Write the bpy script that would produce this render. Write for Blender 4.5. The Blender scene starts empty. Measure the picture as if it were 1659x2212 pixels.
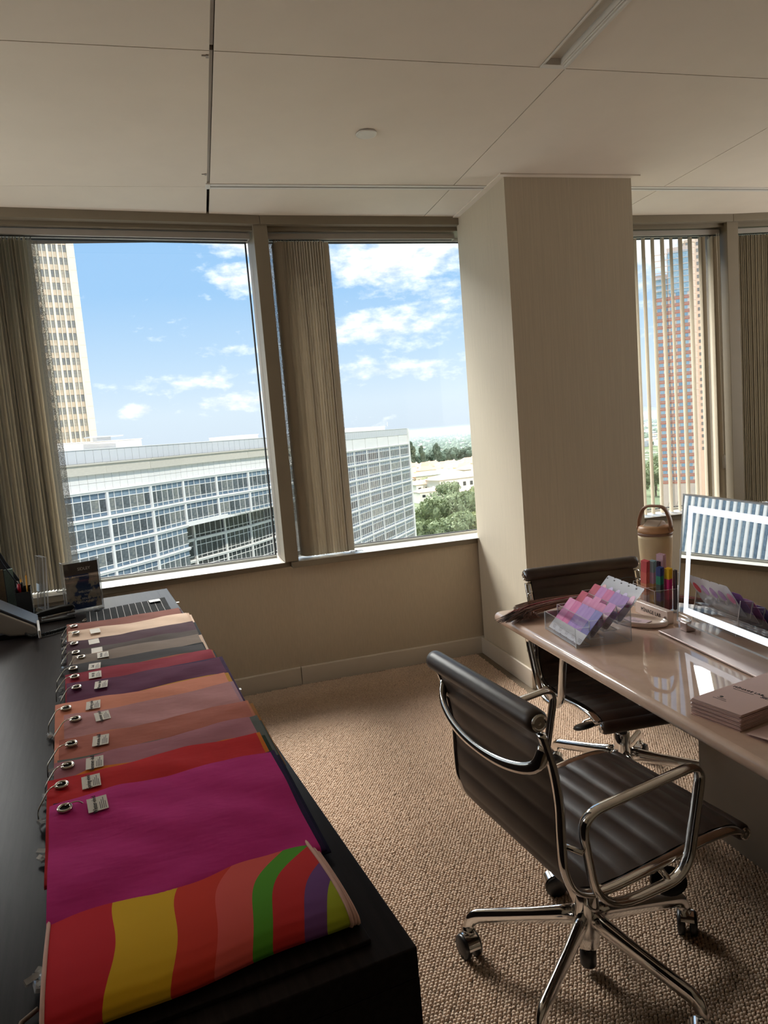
import bpy, bmesh, math, random
import numpy as np
from mathutils import Vector, Matrix

random.seed(7)
rng = np.random.default_rng(7)
scene = bpy.context.scene
C = scene.collection
PI = math.pi

# ------------------------------------------------------------------ camera
EYE = 1.43
FPX = 1530.0
PITCH, ROLL, YAW = math.radians(6.27), math.radians(4.61), math.radians(13.9)
f0 = Vector((math.sin(YAW), math.cos(YAW), 0)); r0 = Vector((math.cos(YAW), -math.sin(YAW), 0)); u0 = Vector((0, 0, 1))
cf = f0 * math.cos(PITCH) - u0 * math.sin(PITCH)
cu = u0 * math.cos(PITCH) + f0 * math.sin(PITCH)
cr = r0 * math.cos(ROLL) - cu * math.sin(ROLL)
cup = cu * math.cos(ROLL) + r0 * math.sin(ROLL)
cam_data = bpy.data.cameras.new('camera')
cam = bpy.data.objects.new('camera', cam_data)
C.objects.link(cam)
cam.matrix_world = Matrix(((cr.x, cup.x, -cf.x, 0), (cr.y, cup.y, -cf.y, 0), (cr.z, cup.z, -cf.z, EYE), (0, 0, 0, 1)))
cam_data.sensor_fit = 'HORIZONTAL'
cam_data.sensor_width = 36.0
cam_data.lens = 36.0 * FPX / 1659.0
cam_data.clip_start = 0.05
cam_data.clip_end = 30000
scene.camera = cam

# ------------------------------------------------------------------ view
vs = scene.view_settings
vs.view_transform = 'Standard'
vs.look = 'None'
vs.exposure = 0.42
vs.gamma = 1.0
vs.use_curve_mapping = False
cy = scene.cycles
cy.max_bounces = 7
cy.diffuse_bounces = 3
cy.glossy_bounces = 4
cy.transmission_bounces = 4
cy.transparent_max_bounces = 20
cy.volume_bounces = 2
cy.use_adaptive_sampling = True
cy.adaptive_threshold = 0.10
cy.adaptive_min_samples = 20
cy.caustics_reflective = False
cy.caustics_refractive = False
cy.sample_clamp_indirect = 6.0
cy.use_denoising = True

# ------------------------------------------------------------------ sky
SKY_STRENGTH = 1.0
world = bpy.data.worlds.new('sky')
scene.world = world
world.use_nodes = True
world.cycles.sampling_method = 'MANUAL'
world.cycles.sample_map_resolution = 256
wn, wl = world.node_tree.nodes, world.node_tree.links
wn.clear()


def wmath(op, a, b=None, c=None, clamp=False):
    n = wn.new('ShaderNodeMath'); n.operation = op; n.use_clamp = clamp
    for i, v in enumerate((a, b, c)):
        if v is None: continue
        if isinstance(v, (int, float)): n.inputs[i].default_value = v
        else: wl.new(v, n.inputs[i])
    return n.outputs[0]


def wramp(fac, stops, interp='LINEAR'):
    n = wn.new('ShaderNodeValToRGB'); n.color_ramp.interpolation = interp
    el = n.color_ramp.elements
    while len(el) < len(stops): el.new(0.5)
    for e, (p, c) in zip(el, stops):
        e.position = p; e.color = (c[0], c[1], c[2], 1)
    wl.new(fac, n.inputs[0])
    return n.outputs[0]


tc = wn.new('ShaderNodeTexCoord')
sep = wn.new('ShaderNodeSeparateXYZ'); wl.new(tc.outputs['Generated'], sep.inputs[0])
az = wmath('MULTIPLY', wmath('ARCTAN2', sep.outputs[0], sep.outputs[1]), 180 / PI)      # degrees, 0 = +Y
el_ = wmath('MULTIPLY', wmath('ARCSINE', sep.outputs[2]), 180 / PI)
elf = wmath('DIVIDE', el_, 90.0, clamp=True)
base = wramp(elf, [(0.0, (0.60, 0.68, 0.78)), (0.03, (0.62, 0.72, 0.82)), (0.07, (0.48, 0.64, 0.82)),
                   (0.13, (0.31, 0.52, 0.79)), (0.22, (0.27, 0.48, 0.77)), (0.5, (0.24, 0.42, 0.72)), (1.0, (0.22, 0.40, 0.70))])
# cloud field: wide banks stretched along the horizon, plus a few banks where the photo shows them
comb = wn.new('ShaderNodeCombineXYZ')
wl.new(wmath('ADD', wmath('MULTIPLY', az, 0.085), 7.3), comb.inputs[0]); wl.new(wmath('MULTIPLY', el_, 0.26), comb.inputs[1])
nz = wn.new('ShaderNodeTexNoise'); nz.inputs['Scale'].default_value = 1.0; nz.inputs['Detail'].default_value = 5
nz.inputs['Roughness'].default_value = 0.58; nz.inputs['Distortion'].default_value = 0.25
wl.new(comb.outputs[0], nz.inputs['Vector'])
comb2 = wn.new('ShaderNodeCombineXYZ')
wl.new(wmath('ADD', wmath('MULTIPLY', az, 0.55), 4.4), comb2.inputs[0]); wl.new(wmath('MULTIPLY', el_, 1.1), comb2.inputs[1])
nz2 = wn.new('ShaderNodeTexNoise'); nz2.inputs['Scale'].default_value = 1.0; nz2.inputs['Detail'].default_value = 4
nz2.inputs['Roughness'].default_value = 0.6
wl.new(comb2.outputs[0], nz2.inputs['Vector'])
bias = None
BANKS = [  # azimuth, elevation, half width, half height, strength
    (4.6, 12.6, 3.0, 1.2, 0.55), (5.0, 15.4, 3.6, 1.4, 0.55), (3.2, 7.4, 5.0, 0.7, 0.26), (0.5, 5.2, 7.5, 0.9, 0.34),
    (3.4, 3.4, 2.9, 0.8, 0.50), (-4.4, 3.3, 1.15, 0.5, 0.50), (17.0, 13.6, 6.0, 1.9, 0.55), (19.0, 11.0, 6.0, 1.3, 0.24),
    (15.0, 8.4, 6.5, 1.4, 0.42), (20.0, 9.6, 4.0, 1.0, 0.25), (15.5, 5.0, 8.0, 0.8, 0.26), (34.0, 12.5, 6.5, 3.4, 0.60), (-3.0, 16.6, 3.0, 0.5, 0.3)]
for a0, e0, wa, we, st_ in BANKS:
    da = wmath('DIVIDE', wmath('SUBTRACT', az, a0), wa); de = wmath('DIVIDE', wmath('SUBTRACT', el_, e0), we)
    r2 = wmath('ADD', wmath('MULTIPLY', da, da), wmath('MULTIPLY', de, de))
    g = wmath('MULTIPLY', wmath('POWER', 2.718, wmath('MULTIPLY', r2, -0.9)), st_)
    bias = g if bias is None else wmath('MAXIMUM', bias, g)
den = wmath('ADD', wmath('ADD', wmath('MULTIPLY', nz.outputs[0], 0.75), wmath('MULTIPLY', nz2.outputs[0], 0.75)), bias)
overhead = wmath('MULTIPLY', wmath('DIVIDE', wmath('SUBTRACT', el_, 15.0), 12.0, clamp=True), 0.22)   # unseen extra cloud added above the view to brighten the room
dens = wmath('MULTIPLY', wmath('SUBTRACT', wmath('ADD', den, overhead), 0.90), 2.6, clamp=True)
up = wmath('GREATER_THAN', el_, 0.0)
mix = wn.new('ShaderNodeMix'); mix.data_type = 'RGBA'
wl.new(wmath('MULTIPLY', wmath('MULTIPLY', dens, 0.93), up), mix.inputs['Factor'])
wl.new(base, mix.inputs['A'])
cl = wramp(nz2.outputs[0], [(0.32, (0.80, 0.82, 0.86)), (0.65, (1.25, 1.23, 1.20))])
wl.new(cl, mix.inputs['B'])
bg = wn.new('ShaderNodeBackground'); bg.inputs['Strength'].default_value = SKY_STRENGTH
wl.new(mix.outputs['Result'], bg.inputs['Color'])
wo = wn.new('ShaderNodeOutputWorld'); wl.new(bg.outputs[0], wo.inputs['Surface'])

# ------------------------------------------------------------------ sun (behind the building, never into the room)
sun_d = bpy.data.lights.new('sun', 'SUN')
sun_d.energy = 2.3
sun_d.angle = math.radians(0.53)
sun_d.color = (1.0, 0.94, 0.86)
sun = bpy.data.objects.new('sun', sun_d)
C.objects.link(sun)
sd = Vector((-0.35, 0.75, -0.75)).normalized()          # light travels away from our facade, down and to the left
sun.rotation_euler = (-sd).to_track_quat('Z', 'Y').to_euler()

# added broad sun lamp in front and left of the facade, boosting the daylight indoors
glow_d = bpy.data.lights.new('sky_fill_lamp', 'SUN')
glow_d.energy = 10.5
glow_d.angle = math.radians(36)
glow_d.color = (1.0, 0.97, 0.93)
glow = bpy.data.objects.new('sky_fill_lamp', glow_d)
C.objects.link(glow)
ga, ge = math.radians(-17), math.radians(41)
gd = Vector((math.sin(ga) * math.cos(ge), math.cos(ga) * math.cos(ge), math.sin(ge)))
glow.rotation_euler = gd.to_track_quat('Z', 'Y').to_euler()

# ------------------------------------------------------------------ added side fill lamps, out of view, to brighten the room


def area(name, loc, aim, sx, sy, power, col):
    d = bpy.data.lights.new(name, 'AREA'); d.shape = 'RECTANGLE'; d.size = sx; d.size_y = sy; d.energy = power; d.color = col
    o = bpy.data.objects.new(name, d); C.objects.link(o); o.location = loc
    o.rotation_euler = (Vector(loc) - Vector(aim)).to_track_quat('Z', 'Y').to_euler()
    return o


area('side_fill_lamp_left', (-2.43, 3.05, 1.60), (3.0, 3.75, 2.05), 0.9, 1.6, 15, (1.0, 0.97, 0.92))
area('side_fill_lamp_right', (4.83, 3.05, 1.60), (-3.0, 3.6, 2.05), 0.9, 1.6, 19, (1.0, 0.97, 0.92))

# ------------------------------------------------------------------ helpers: materials
MATS = {}


class NT:
    def __init__(s, m):
        s.m = m; s.n = m.node_tree.nodes; s.l = m.node_tree.links

    def new(s, t, **kw):
        n = s.n.new(t)
        for k, v in kw.items(): setattr(n, k, v)
        return n

    def math(s, op, a, b=None, clamp=False):
        n = s.new('ShaderNodeMath', operation=op); n.use_clamp = clamp
        for i, v in enumerate((a, b)):
            if v is None: continue
            if isinstance(v, (int, float)): n.inputs[i].default_value = v
            else: s.l.new(v, n.inputs[i])
        return n.outputs[0]

    def ramp(s, fac, stops, interp='LINEAR'):
        n = s.new('ShaderNodeValToRGB'); n.color_ramp.interpolation = interp
        el = n.color_ramp.elements
        while len(el) < len(stops): el.new(0.5)
        for e, (p, c) in zip(el, stops):
            e.position = p; e.color = (c[0], c[1], c[2], 1)
        s.l.new(fac, n.inputs[0])
        return n.outputs[0]

    def obj(s, scale=(1, 1, 1)):
        t = s.new('ShaderNodeTexCoord'); mp = s.new('ShaderNodeMapping')
        mp.inputs['Scale'].default_value = scale
        s.l.new(t.outputs['Object'], mp.inputs[0])
        return mp.outputs[0]

    def noise(s, vec, scale, detail=3, rough=0.5):
        n = s.new('ShaderNodeTexNoise')
        n.inputs['Scale'].default_value = scale; n.inputs['Detail'].default_value = detail; n.inputs['Roughness'].default_value = rough
        s.l.new(vec, n.inputs['Vector'])
        return n.outputs[0]

    def bump(s, h, strength, dist):
        b = s.new('ShaderNodeBump'); b.inputs['Strength'].default_value = strength; b.inputs['Distance'].default_value = dist
        s.l.new(h, b.inputs['Height'])
        return b.outputs[0]


def srgb(r, g, b):
    f = lambda c: (c / 255 / 12.92) if c / 255 <= 0.04045 else ((c / 255 + 0.055) / 1.055) ** 2.4
    return (f(r), f(g), f(b))


def mat(name, col, rough=0.6, metal=0.0, var=0.06, vscale=8.0, stretch=(1, 1, 1), bump=0.0, bscale=60.0, bdist=0.002,
        coat=0.0, sheen=0.0, spec=0.5, trans=0.0, emit=None, emit_s=0.0, alpha=1.0, bstretch=None):
    """principled material whose colour drifts a little with a noise texture and carries a fine relief"""
    if name in MATS: return MATS[name]
    m = bpy.data.materials.new(name); m.use_nodes = True
    t = NT(m); p = t.n['Principled BSDF']
    p.inputs['Roughness'].default_value = rough; p.inputs['Metallic'].default_value = metal
    p.inputs['Coat Weight'].default_value = coat; p.inputs['Coat Roughness'].default_value = 0.05
    p.inputs['Sheen Weight'].default_value = sheen; p.inputs['Specular IOR Level'].default_value = spec
    p.inputs['Transmission Weight'].default_value = trans
    p.inputs['Alpha'].default_value = alpha
    v = t.obj(stretch)
    n = t.noise(v, vscale, 4, 0.55)
    lo = tuple(max(0, c * (1 - var)) for c in col); hi = tuple(min(1, c * (1 + var)) for c in col)
    t.l.new(t.ramp(n, [(0.3, lo), (0.7, hi)]), p.inputs['Base Color'])
    if bump:
        v2 = t.obj(bstretch or stretch)
        t.l.new(t.bump(t.noise(v2, bscale, 3, 0.6), bump, bdist), p.inputs['Normal'])
    if emit:
        p.inputs['Emission Color'].default_value = (*emit, 1); p.inputs['Emission Strength'].default_value = emit_s
    MATS[name] = m
    return m


def clear_mat(name, tint, gloss_rough=0.02, base=0.0, ior=1.5, frost=0.0, frost_col=(0.9, 0.9, 0.9)):
    """thin clear sheet: straight-through transmission with a Fresnel reflection (and an optional milky share)"""
    if name in MATS: return MATS[name]
    m = bpy.data.materials.new(name); m.use_nodes = True
    t = NT(m); t.n.remove(t.n['Principled BSDF'])
    tr = t.new('ShaderNodeBsdfTransparent'); tr.inputs[0].default_value = (*tint, 1)
    gl = t.new('ShaderNodeBsdfGlossy'); gl.inputs['Roughness'].default_value = gloss_rough
    fr = t.new('ShaderNodeLayerWeight'); fr.inputs['Blend'].default_value = 0.5
    fac = t.math('ADD', t.math('MULTIPLY', t.math('POWER', fr.outputs['Facing'], 5.0), 0.9), 0.04 + base, clamp=True)
    mx = t.new('ShaderNodeMixShader'); t.l.new(fac, mx.inputs[0]); t.l.new(tr.outputs[0], mx.inputs[1]); t.l.new(gl.outputs[0], mx.inputs[2])
    out = mx.outputs[0]
    if frost:
        df = t.new('ShaderNodeBsdfDiffuse'); df.inputs[0].default_value = (*frost_col, 1)
        m2 = t.new('ShaderNodeMixShader'); m2.inputs[0].default_value = frost
        t.l.new(out, m2.inputs[1]); t.l.new(df.outputs[0], m2.inputs[2]); out = m2.outputs[0]
    t.l.new(out, t.n['Material Output'].inputs['Surface'])
    MATS[name] = m
    return m


# ------------------------------------------------------------------ helpers: meshes and objects
class MB:
    """collects vertices and faces; build() links them as one mesh object"""

    def __init__(s):
        s.v = []; s.f = []; s.mi = []

    def add(s, vs_, fs, mi=0, mtx=None):
        o = len(s.v)
        if mtx is not None: vs_ = [tuple(mtx @ Vector(p)) for p in vs_]
        s.v += [tuple(p) for p in vs_]
        s.f += [tuple(i + o for i in f) for f in fs]
        s.mi += [mi] * len(fs)
        return s

    def box(s, a, b, mi=0, mtx=None):
        x0, y0, z0 = a; x1, y1, z1 = b
        return s.add([(x0, y0, z0), (x1, y0, z0), (x1, y1, z0), (x0, y1, z0), (x0, y0, z1), (x1, y0, z1), (x1, y1, z1), (x0, y1, z1)],
                     [(0, 3, 2, 1), (4, 5, 6, 7), (0, 1, 5, 4), (1, 2, 6, 5), (2, 3, 7, 6), (3, 0, 4, 7)], mi, mtx)

    def prism(s, poly, z0, z1, mi=0, mtx=None):
        n = len(poly)
        vs_ = [(p[0], p[1], z0) for p in poly] + [(p[0], p[1], z1) for p in poly]
        fs = [tuple(range(n - 1, -1, -1)), tuple(range(n, 2 * n))] + [(i, (i + 1) % n, n + (i + 1) % n, n + i) for i in range(n)]
        return s.add(vs_, fs, mi, mtx)

    def lathe(s, prof, n=24, mi=0, mtx=None, cap=True):
        vs_, fs = [], []
        for r, z in prof:
            for i in range(n):
                a = 2 * PI * i / n; vs_.append((r * math.cos(a), r * math.sin(a), z))
        for j in range(len(prof) - 1):
            for i in range(n):
                k = (i + 1) % n
                fs.append((j * n + i, j * n + k, (j + 1) * n + k, (j + 1) * n + i))
        if cap:
            fs.append(tuple(range(n - 1, -1, -1))); fs.append(tuple((len(prof) - 1) * n + i for i in range(n)))
        return s.add(vs_, fs, mi, mtx)

    def tube(s, path, rad, n=8, mi=0, closed=False, mtx=None, flat=None, up=None):
        """tube along a path; rad a number or one per point; flat = (a, b) half axes of an elliptic section"""
        P = [Vector(p) for p in path]; m = len(P)
        rad = rad if isinstance(rad, (list, tuple)) else [rad] * m
        T = []
        for i in range(m):
            a = P[(i - 1) % m] if (closed or i > 0) else P[i]; b = P[(i + 1) % m] if (closed or i < m - 1) else P[i]
            T.append((b - a).normalized())
        nv = Vector(up) if up is not None else (Vector((0, 0, 1)) if abs(T[0].z) < 0.9 else Vector((1, 0, 0)))
        vs_, fs = [], []
        for i in range(m):
            if up is not None: nv = Vector(up)
            nv = (nv - T[i] * nv.dot(T[i]))
            nv = nv.normalized() if nv.length > 1e-6 else T[i].orthogonal().normalized()
            bv = T[i].cross(nv)
            a_, b_ = flat if flat else (1, 1)
            for k in range(n):
                an = 2 * PI * k / n
                vs_.append(tuple(P[i] + nv * (math.cos(an) * rad[i] * a_) + bv * (math.sin(an) * rad[i] * b_)))
        for i in range(m if closed else m - 1):
            j = (i + 1) % m
            for k in range(n):
                q = (k + 1) % n
                fs.append((i * n + k, i * n + q, j * n + q, j * n + k))
        if not closed:
            fs.append(tuple(range(n - 1, -1, -1))); fs.append(tuple((m - 1) * n + k for k in range(n)))
        return s.add(vs_, fs, mi, mtx)

    def grid(s, fn, nu, nv_, mi=0, mtx=None, flip=False):
        vs_ = [fn(i / nu, j / nv_) for j in range(nv_ + 1) for i in range(nu + 1)]
        fs = []
        for j in range(nv_):
            for i in range(nu):
                a = j * (nu + 1) + i
                q = (a, a + 1, a + nu + 2, a + nu + 1)
                fs.append(q[::-1] if flip else q)
        return s.add(vs_, fs, mi, mtx)

    def mesh(s, name, mats, smooth=False):
        me = bpy.data.meshes.new(name)
        me.from_pydata(s.v, [], s.f)
        for m in (mats if isinstance(mats, (list, tuple)) else [mats]): me.materials.append(m)
        if len(set(s.mi)) > 1: me.polygons.foreach_set('material_index', s.mi)
        if smooth: me.polygons.foreach_set('use_smooth', [True] * len(s.f))
        me.update()
        return me

    def build(s, name, mats, parent=None, smooth=False, bevel=0.0, seg=2, loc=None, rot=None, auto=None):
        o = bpy.data.objects.new(name, s.mesh(name, mats, smooth))
        return place(o, parent, loc, rot, bevel, seg)


def place(o, parent=None, loc=None, rot=None, bevel=0.0, seg=2):
    C.objects.link(o)
    if parent is not None: o.parent = parent
    if loc is not None: o.location = loc
    if rot is not None: o.rotation_euler = rot
    if bevel:
        b = o.modifiers.new('bevel', 'BEVEL'); b.width = bevel; b.segments = seg; b.limit_method = 'ANGLE'; b.angle_limit = math.radians(40)
        o.data.polygons.foreach_set('use_smooth', [True] * len(o.data.polygons))
        wnm = o.modifiers.new('weighted', 'WEIGHTED_NORMAL'); wnm.keep_sharp = False
    return o


def inst(me, name, parent=None, loc=(0, 0, 0), rot=None, scale=None):
    o = bpy.data.objects.new(name, me); C.objects.link(o)
    if parent is not None: o.parent = parent
    o.location = loc
    if rot is not None: o.rotation_euler = rot
    if scale is not None: o.scale = scale
    return o


def tag(o, label=None, cat=None, group=None, kind=None):
    if label: o['label'] = label
    if cat: o['category'] = cat
    if group: o['group'] = group
    if kind: o['kind'] = kind
    return o


def thing(name, label, cat, loc=(0, 0, 0), rotz=0.0, group=None, kind=None):
    o = bpy.data.objects.new(name, None); o.empty_display_size = 0.05; C.objects.link(o)
    o.location = loc; o.rotation_euler = (0, 0, rotz)
    return tag(o, label, cat, group, kind)


def setting(name, loc=(0, 0, 0), rotz=0.0, label=None):
    o = thing(name, label, None, loc, rotz); o['kind'] = 'structure'
    return o


def struct(o, label=None):
    o['kind'] = 'structure'
    if label: o['label'] = label
    return o


def round_path(pts, rad, seg=5, closed=False):
    """polyline with rounded corners"""
    P = [Vector(p) for p in pts]; n = len(P); out = []
    for i in range(n):
        if not closed and i in (0, n - 1): out.append(tuple(P[i])); continue
        a, b, c = P[(i - 1) % n], P[i], P[(i + 1) % n]
        d1, d2 = (a - b), (c - b)
        r = min(rad if not isinstance(rad, (list, tuple)) else rad[i], d1.length * 0.49, d2.length * 0.49)
        p1, p2 = b + d1.normalized() * r, b + d2.normalized() * r
        for k in range(seg + 1):
            t_ = k / seg
            out.append(tuple(p1 * (1 - t_) ** 2 + b * 2 * t_ * (1 - t_) + p2 * t_ ** 2))
    return out


def round_rect(x0, y0, x1, y1, r, seg=4):
    out = []
    for cx_, cy_, a0 in ((x1 - r, y0 + r, -PI / 2), (x1 - r, y1 - r, 0), (x0 + r, y1 - r, PI / 2), (x0 + r, y0 + r, PI)):
        for k in range(seg + 1):
            a = a0 + PI / 2 * k / seg
            out.append((cx_ + r * math.cos(a), cy_ + r * math.sin(a)))
    return out


def spline(pts, n):
    """Catmull-Rom through points, n samples"""
    P = [Vector(p) for p in pts]; P = [P[0] * 2 - P[1]] + P + [P[-1] * 2 - P[-2]]
    out = []
    m = len(P) - 3
    for i in range(n + 1):
        t_ = i / n * m; k = min(int(t_), m - 1); t_ -= k
        a, b, c, d = P[k], P[k + 1], P[k + 2], P[k + 3]
        out.append(0.5 * ((2 * b) + (c - a) * t_ + (2 * a - 5 * b + 4 * c - d) * t_ ** 2 + (3 * b - a - 3 * c + d) * t_ ** 3))
    return out


def text_mesh(body, size, extrude=0.0003, spacing=1.0):
    cu_ = bpy.data.curves.new('lettering', 'FONT'); cu_.body = body; cu_.size = size; cu_.extrude = extrude
    cu_.align_x = 'CENTER'; cu_.align_y = 'CENTER'; cu_.space_character = spacing; cu_.resolution_u = 3
    o = bpy.data.objects.new('lettering', cu_); C.objects.link(o)
    dg = bpy.context.evaluated_depsgraph_get()
    me = bpy.data.meshes.new_from_object(o.evaluated_get(dg))
    me.name = 'lettering'
    bpy.data.objects.remove(o); bpy.data.curves.remove(cu_)
    return me


def lettering(body, size, m, parent, loc, rot=(0, 0, 0), spacing=1.0, mtx=None, sx=1.0):
    me = text_mesh(body, size, spacing=spacing)
    me.materials.clear(); me.materials.append(m)
    o = bpy.data.objects.new('lettering', me); C.objects.link(o); o.parent = parent
    o.location = loc; o.rotation_euler = rot; o.scale = (sx, 1, 1)
    return o

# ------------------------------------------------------------------ room materials
M_WALL = mat('wall vinyl', srgb(196, 181, 158), 0.75, var=0.05, vscale=30, stretch=(6, 6, 0.6), bump=0.15, bscale=220, bdist=0.001, bstretch=(3, 3, 0.4))
M_COLUMN = mat('column fabric wallcovering', srgb(205, 192, 170), 0.72, var=0.07, vscale=90, stretch=(4, 4, 0.05), bump=0.2, bscale=300, bdist=0.001, bstretch=(3, 3, 0.06))
M_BASE = mat('painted baseboard', srgb(214, 202, 186), 0.45, var=0.02)
M_CEIL = mat('ceiling panel paint', srgb(236, 223, 206), 0.85, var=0.02, vscale=5, bump=0.08, bscale=400, bdist=0.0006)
M_CEILDARK = mat('ceiling void', srgb(78, 66, 58), 0.9, var=0.1)
M_TEE = mat('ceiling tee grey', srgb(175, 163, 152), 0.5, var=0.03)
M_BRONZE = mat('window frame taupe paint', srgb(134, 122, 103), 0.42, var=0.03, spec=0.45)
M_SILL = mat('sill pale enamel', srgb(205, 203, 196), 0.25, var=0.02, coat=0.3)
M_GASKET = mat('black gasket', (0.012, 0.012, 0.012), 0.7)
M_GLASS = clear_mat('window glass', (0.93, 0.96, 0.95), 0.0, base=0.0)
M_RAIL = mat('blind headrail grey', srgb(168, 160, 150), 0.4, metal=0.0, var=0.03)
M_BLACK = mat('matte black', (0.006, 0.006, 0.006), 0.8)
M_WHITE = mat('white plastic', srgb(228, 222, 212), 0.5, var=0.02)
M_CHROME = mat('polished aluminium', (0.80, 0.78, 0.76), 0.10, metal=1.0, var=0.03, vscale=3)
M_STEEL = mat('bright steel', (0.72, 0.70, 0.67), 0.22, metal=1.0, var=0.05)


def vane_mat(name, col, trans):
    m = bpy.data.materials.new(name); m.use_nodes = True
    t = NT(m); t.n.remove(t.n['Principled BSDF'])
    d = t.new('ShaderNodeBsdfDiffuse'); tl = t.new('ShaderNodeBsdfTranslucent'); mx = t.new('ShaderNodeMixShader')
    v = t.obj((60, 60, 8)); c = t.ramp(t.noise(v, 12, 3), [(0.3, tuple(x * 0.93 for x in col)), (0.7, col)])
    t.l.new(c, d.inputs[0]); t.l.new(c, tl.inputs[0]); mx.inputs[0].default_value = trans
    t.l.new(d.outputs[0], mx.inputs[1]); t.l.new(tl.outputs[0], mx.inputs[2])
    t.l.new(mx.outputs[0], t.n['Material Output'].inputs['Surface'])
    return m


M_VANE = vane_mat('blind vane fabric', srgb(206, 195, 176), 0.05)


def mesh_vane_mat():
    """perforated see-through vane: a fine grid of pinholes"""
    m = bpy.data.materials.new('perforated vane'); m.use_nodes = True
    t = NT(m); t.n.remove(t.n['Principled BSDF'])
    d = t.new('ShaderNodeBsdfDiffuse'); d.inputs[0].default_value = (0.30, 0.29, 0.27, 1)
    tr = t.new('ShaderNodeBsdfTransparent'); mx = t.new('ShaderNodeMixShader')
    vo = t.new('ShaderNodeTexVoronoi'); vo.inputs['Scale'].default_value = 1.0
    t.l.new(t.obj((420, 420, 420)), vo.inputs['Vector'])
    t.l.new(t.math('LESS_THAN', vo.outputs['Distance'], 0.42), mx.inputs[0])
    t.l.new(d.outputs[0], mx.inputs[1]); t.l.new(tr.outputs[0], mx.inputs[2])
    t.l.new(mx.outputs[0], t.n['Material Output'].inputs['Surface'])
    return m


M_PERF = mesh_vane_mat()

# ------------------------------------------------------------------ facade line: flat facets, a joint every 1.53 m
J = [Vector((-2.59, 3.565)), Vector((-1.09, 3.855)), Vector((0.433, 4.027)), Vector((1.96, 4.083)), Vector((3.486, 4.038)), Vector((5.0, 3.85))]
CEIL = 2.664
SILL_T, SILL_B = 0.745, 0.707
XL, XR, YB = -2.45, 4.85, -1.7          # left wall, right wall, rear wall


def facet(i):
    a, b = J[i], J[i + 1]; e = (b - a).normalized(); n = Vector((-e.y, e.x))
    return a, e, n, (b - a).length


def facet_obj(i):
    a, e, n, L = facet(i)
    return (a.x, a.y, 0), math.atan2(e.y, e.x), L


# floor and ceiling bases
flo = MB().box((XL - 0.2, YB - 0.2, -0.1), (XR + 0.2, 4.6, 0)).build('floor', mat('carpet backing', srgb(120, 104, 86), 0.95, var=0.15, vscale=90))
struct(flo, 'beige loop-pile carpet floor')
slab = MB().box((XL - 0.2, YB - 0.2, CEIL + 0.06), (XR + 0.2, 4.75, CEIL + 0.5)).build('ceiling', M_CEILDARK)
struct(slab, 'ceiling of large pale panels with thin joints')

# knobbly carpet pile: one bump per loop, too many to count
PITCH_X, PITCH_Y = 0.0112, 0.0098
px0, px1, py0, py1 = -0.05, 2.35, 1.05, 4.18
nx, ny = int((px1 - px0) / PITCH_X), int((py1 - py0) / PITCH_Y)
gx, gy = np.meshgrid(np.arange(nx), np.arange(ny))
bx_ = px0 + gx * PITCH_X + (gy % 2) * PITCH_X * 0.5 + rng.normal(0, 0.0009, gx.shape)
by_ = py0 + gy * PITCH_Y + rng.normal(0, 0.0008, gx.shape)
bx_, by_ = bx_.ravel(), by_.ravel()
keep = ~((bx_ > 1.545) & (by_ > 3.36))
keep &= by_ < 4.06 + 0.037 * (bx_ - 0.433) + np.where(bx_ < 0.433, 0.076 * (bx_ - 0.433), 0)
bx_, by_ = bx_[keep], by_[keep]
nb = len(bx_)
ring = np.array([(math.cos(k * PI / 3), math.sin(k * PI / 3)) for k in range(6)])
hh = 0.0058 * (1 + rng.normal(0, 0.12, nb))
rr = 0.0058 * (1 + rng.normal(0, 0.06, nb))
co = np.zeros((nb, 13, 3))
co[:, 0:6, 0] = bx_[:, None] + ring[:, 0] * rr[:, None]; co[:, 0:6, 1] = by_[:, None] + ring[:, 1] * rr[:, None] * 0.9; co[:, 0:6, 2] = 0.0002
co[:, 6:12, 0] = bx_[:, None] + ring[:, 0] * rr[:, None] * 0.72; co[:, 6:12, 1] = by_[:, None] + ring[:, 1] * rr[:, None] * 0.66; co[:, 6:12, 2] = (hh * 0.78)[:, None]
co[:, 12, 0] = bx_; co[:, 12, 1] = by_; co[:, 12, 2] = hh
fq = np.array([(k, (k + 1) % 6, 6 + (k + 1) % 6, 6 + k) for k in range(6)])
ft = np.array([(6 + k, 6 + (k + 1) % 6, 12) for k in range(6)])
off = (np.arange(nb) * 13)[:, None, None]
quads = (fq[None] + off).reshape(-1, 4); tris = (ft[None] + off).reshape(-1, 3)
me = bpy.data.meshes.new('carpet_pile')
me.vertices.add(nb * 13); me.vertices.foreach_set('co', co.ravel())
loops = np.concatenate([quads.ravel(), tris.ravel()])
me.loops.add(len(loops)); me.loops.foreach_set('vertex_index', loops)
me.polygons.add(len(quads) + len(tris))
starts = np.concatenate([np.arange(len(quads)) * 4, len(quads) * 4 + np.arange(len(tris)) * 3])
me.polygons.foreach_set('loop_start', starts)
me.polygons.foreach_set('use_smooth', np.ones(len(quads) + len(tris), bool))
me.update(calc_edges=True)


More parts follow.
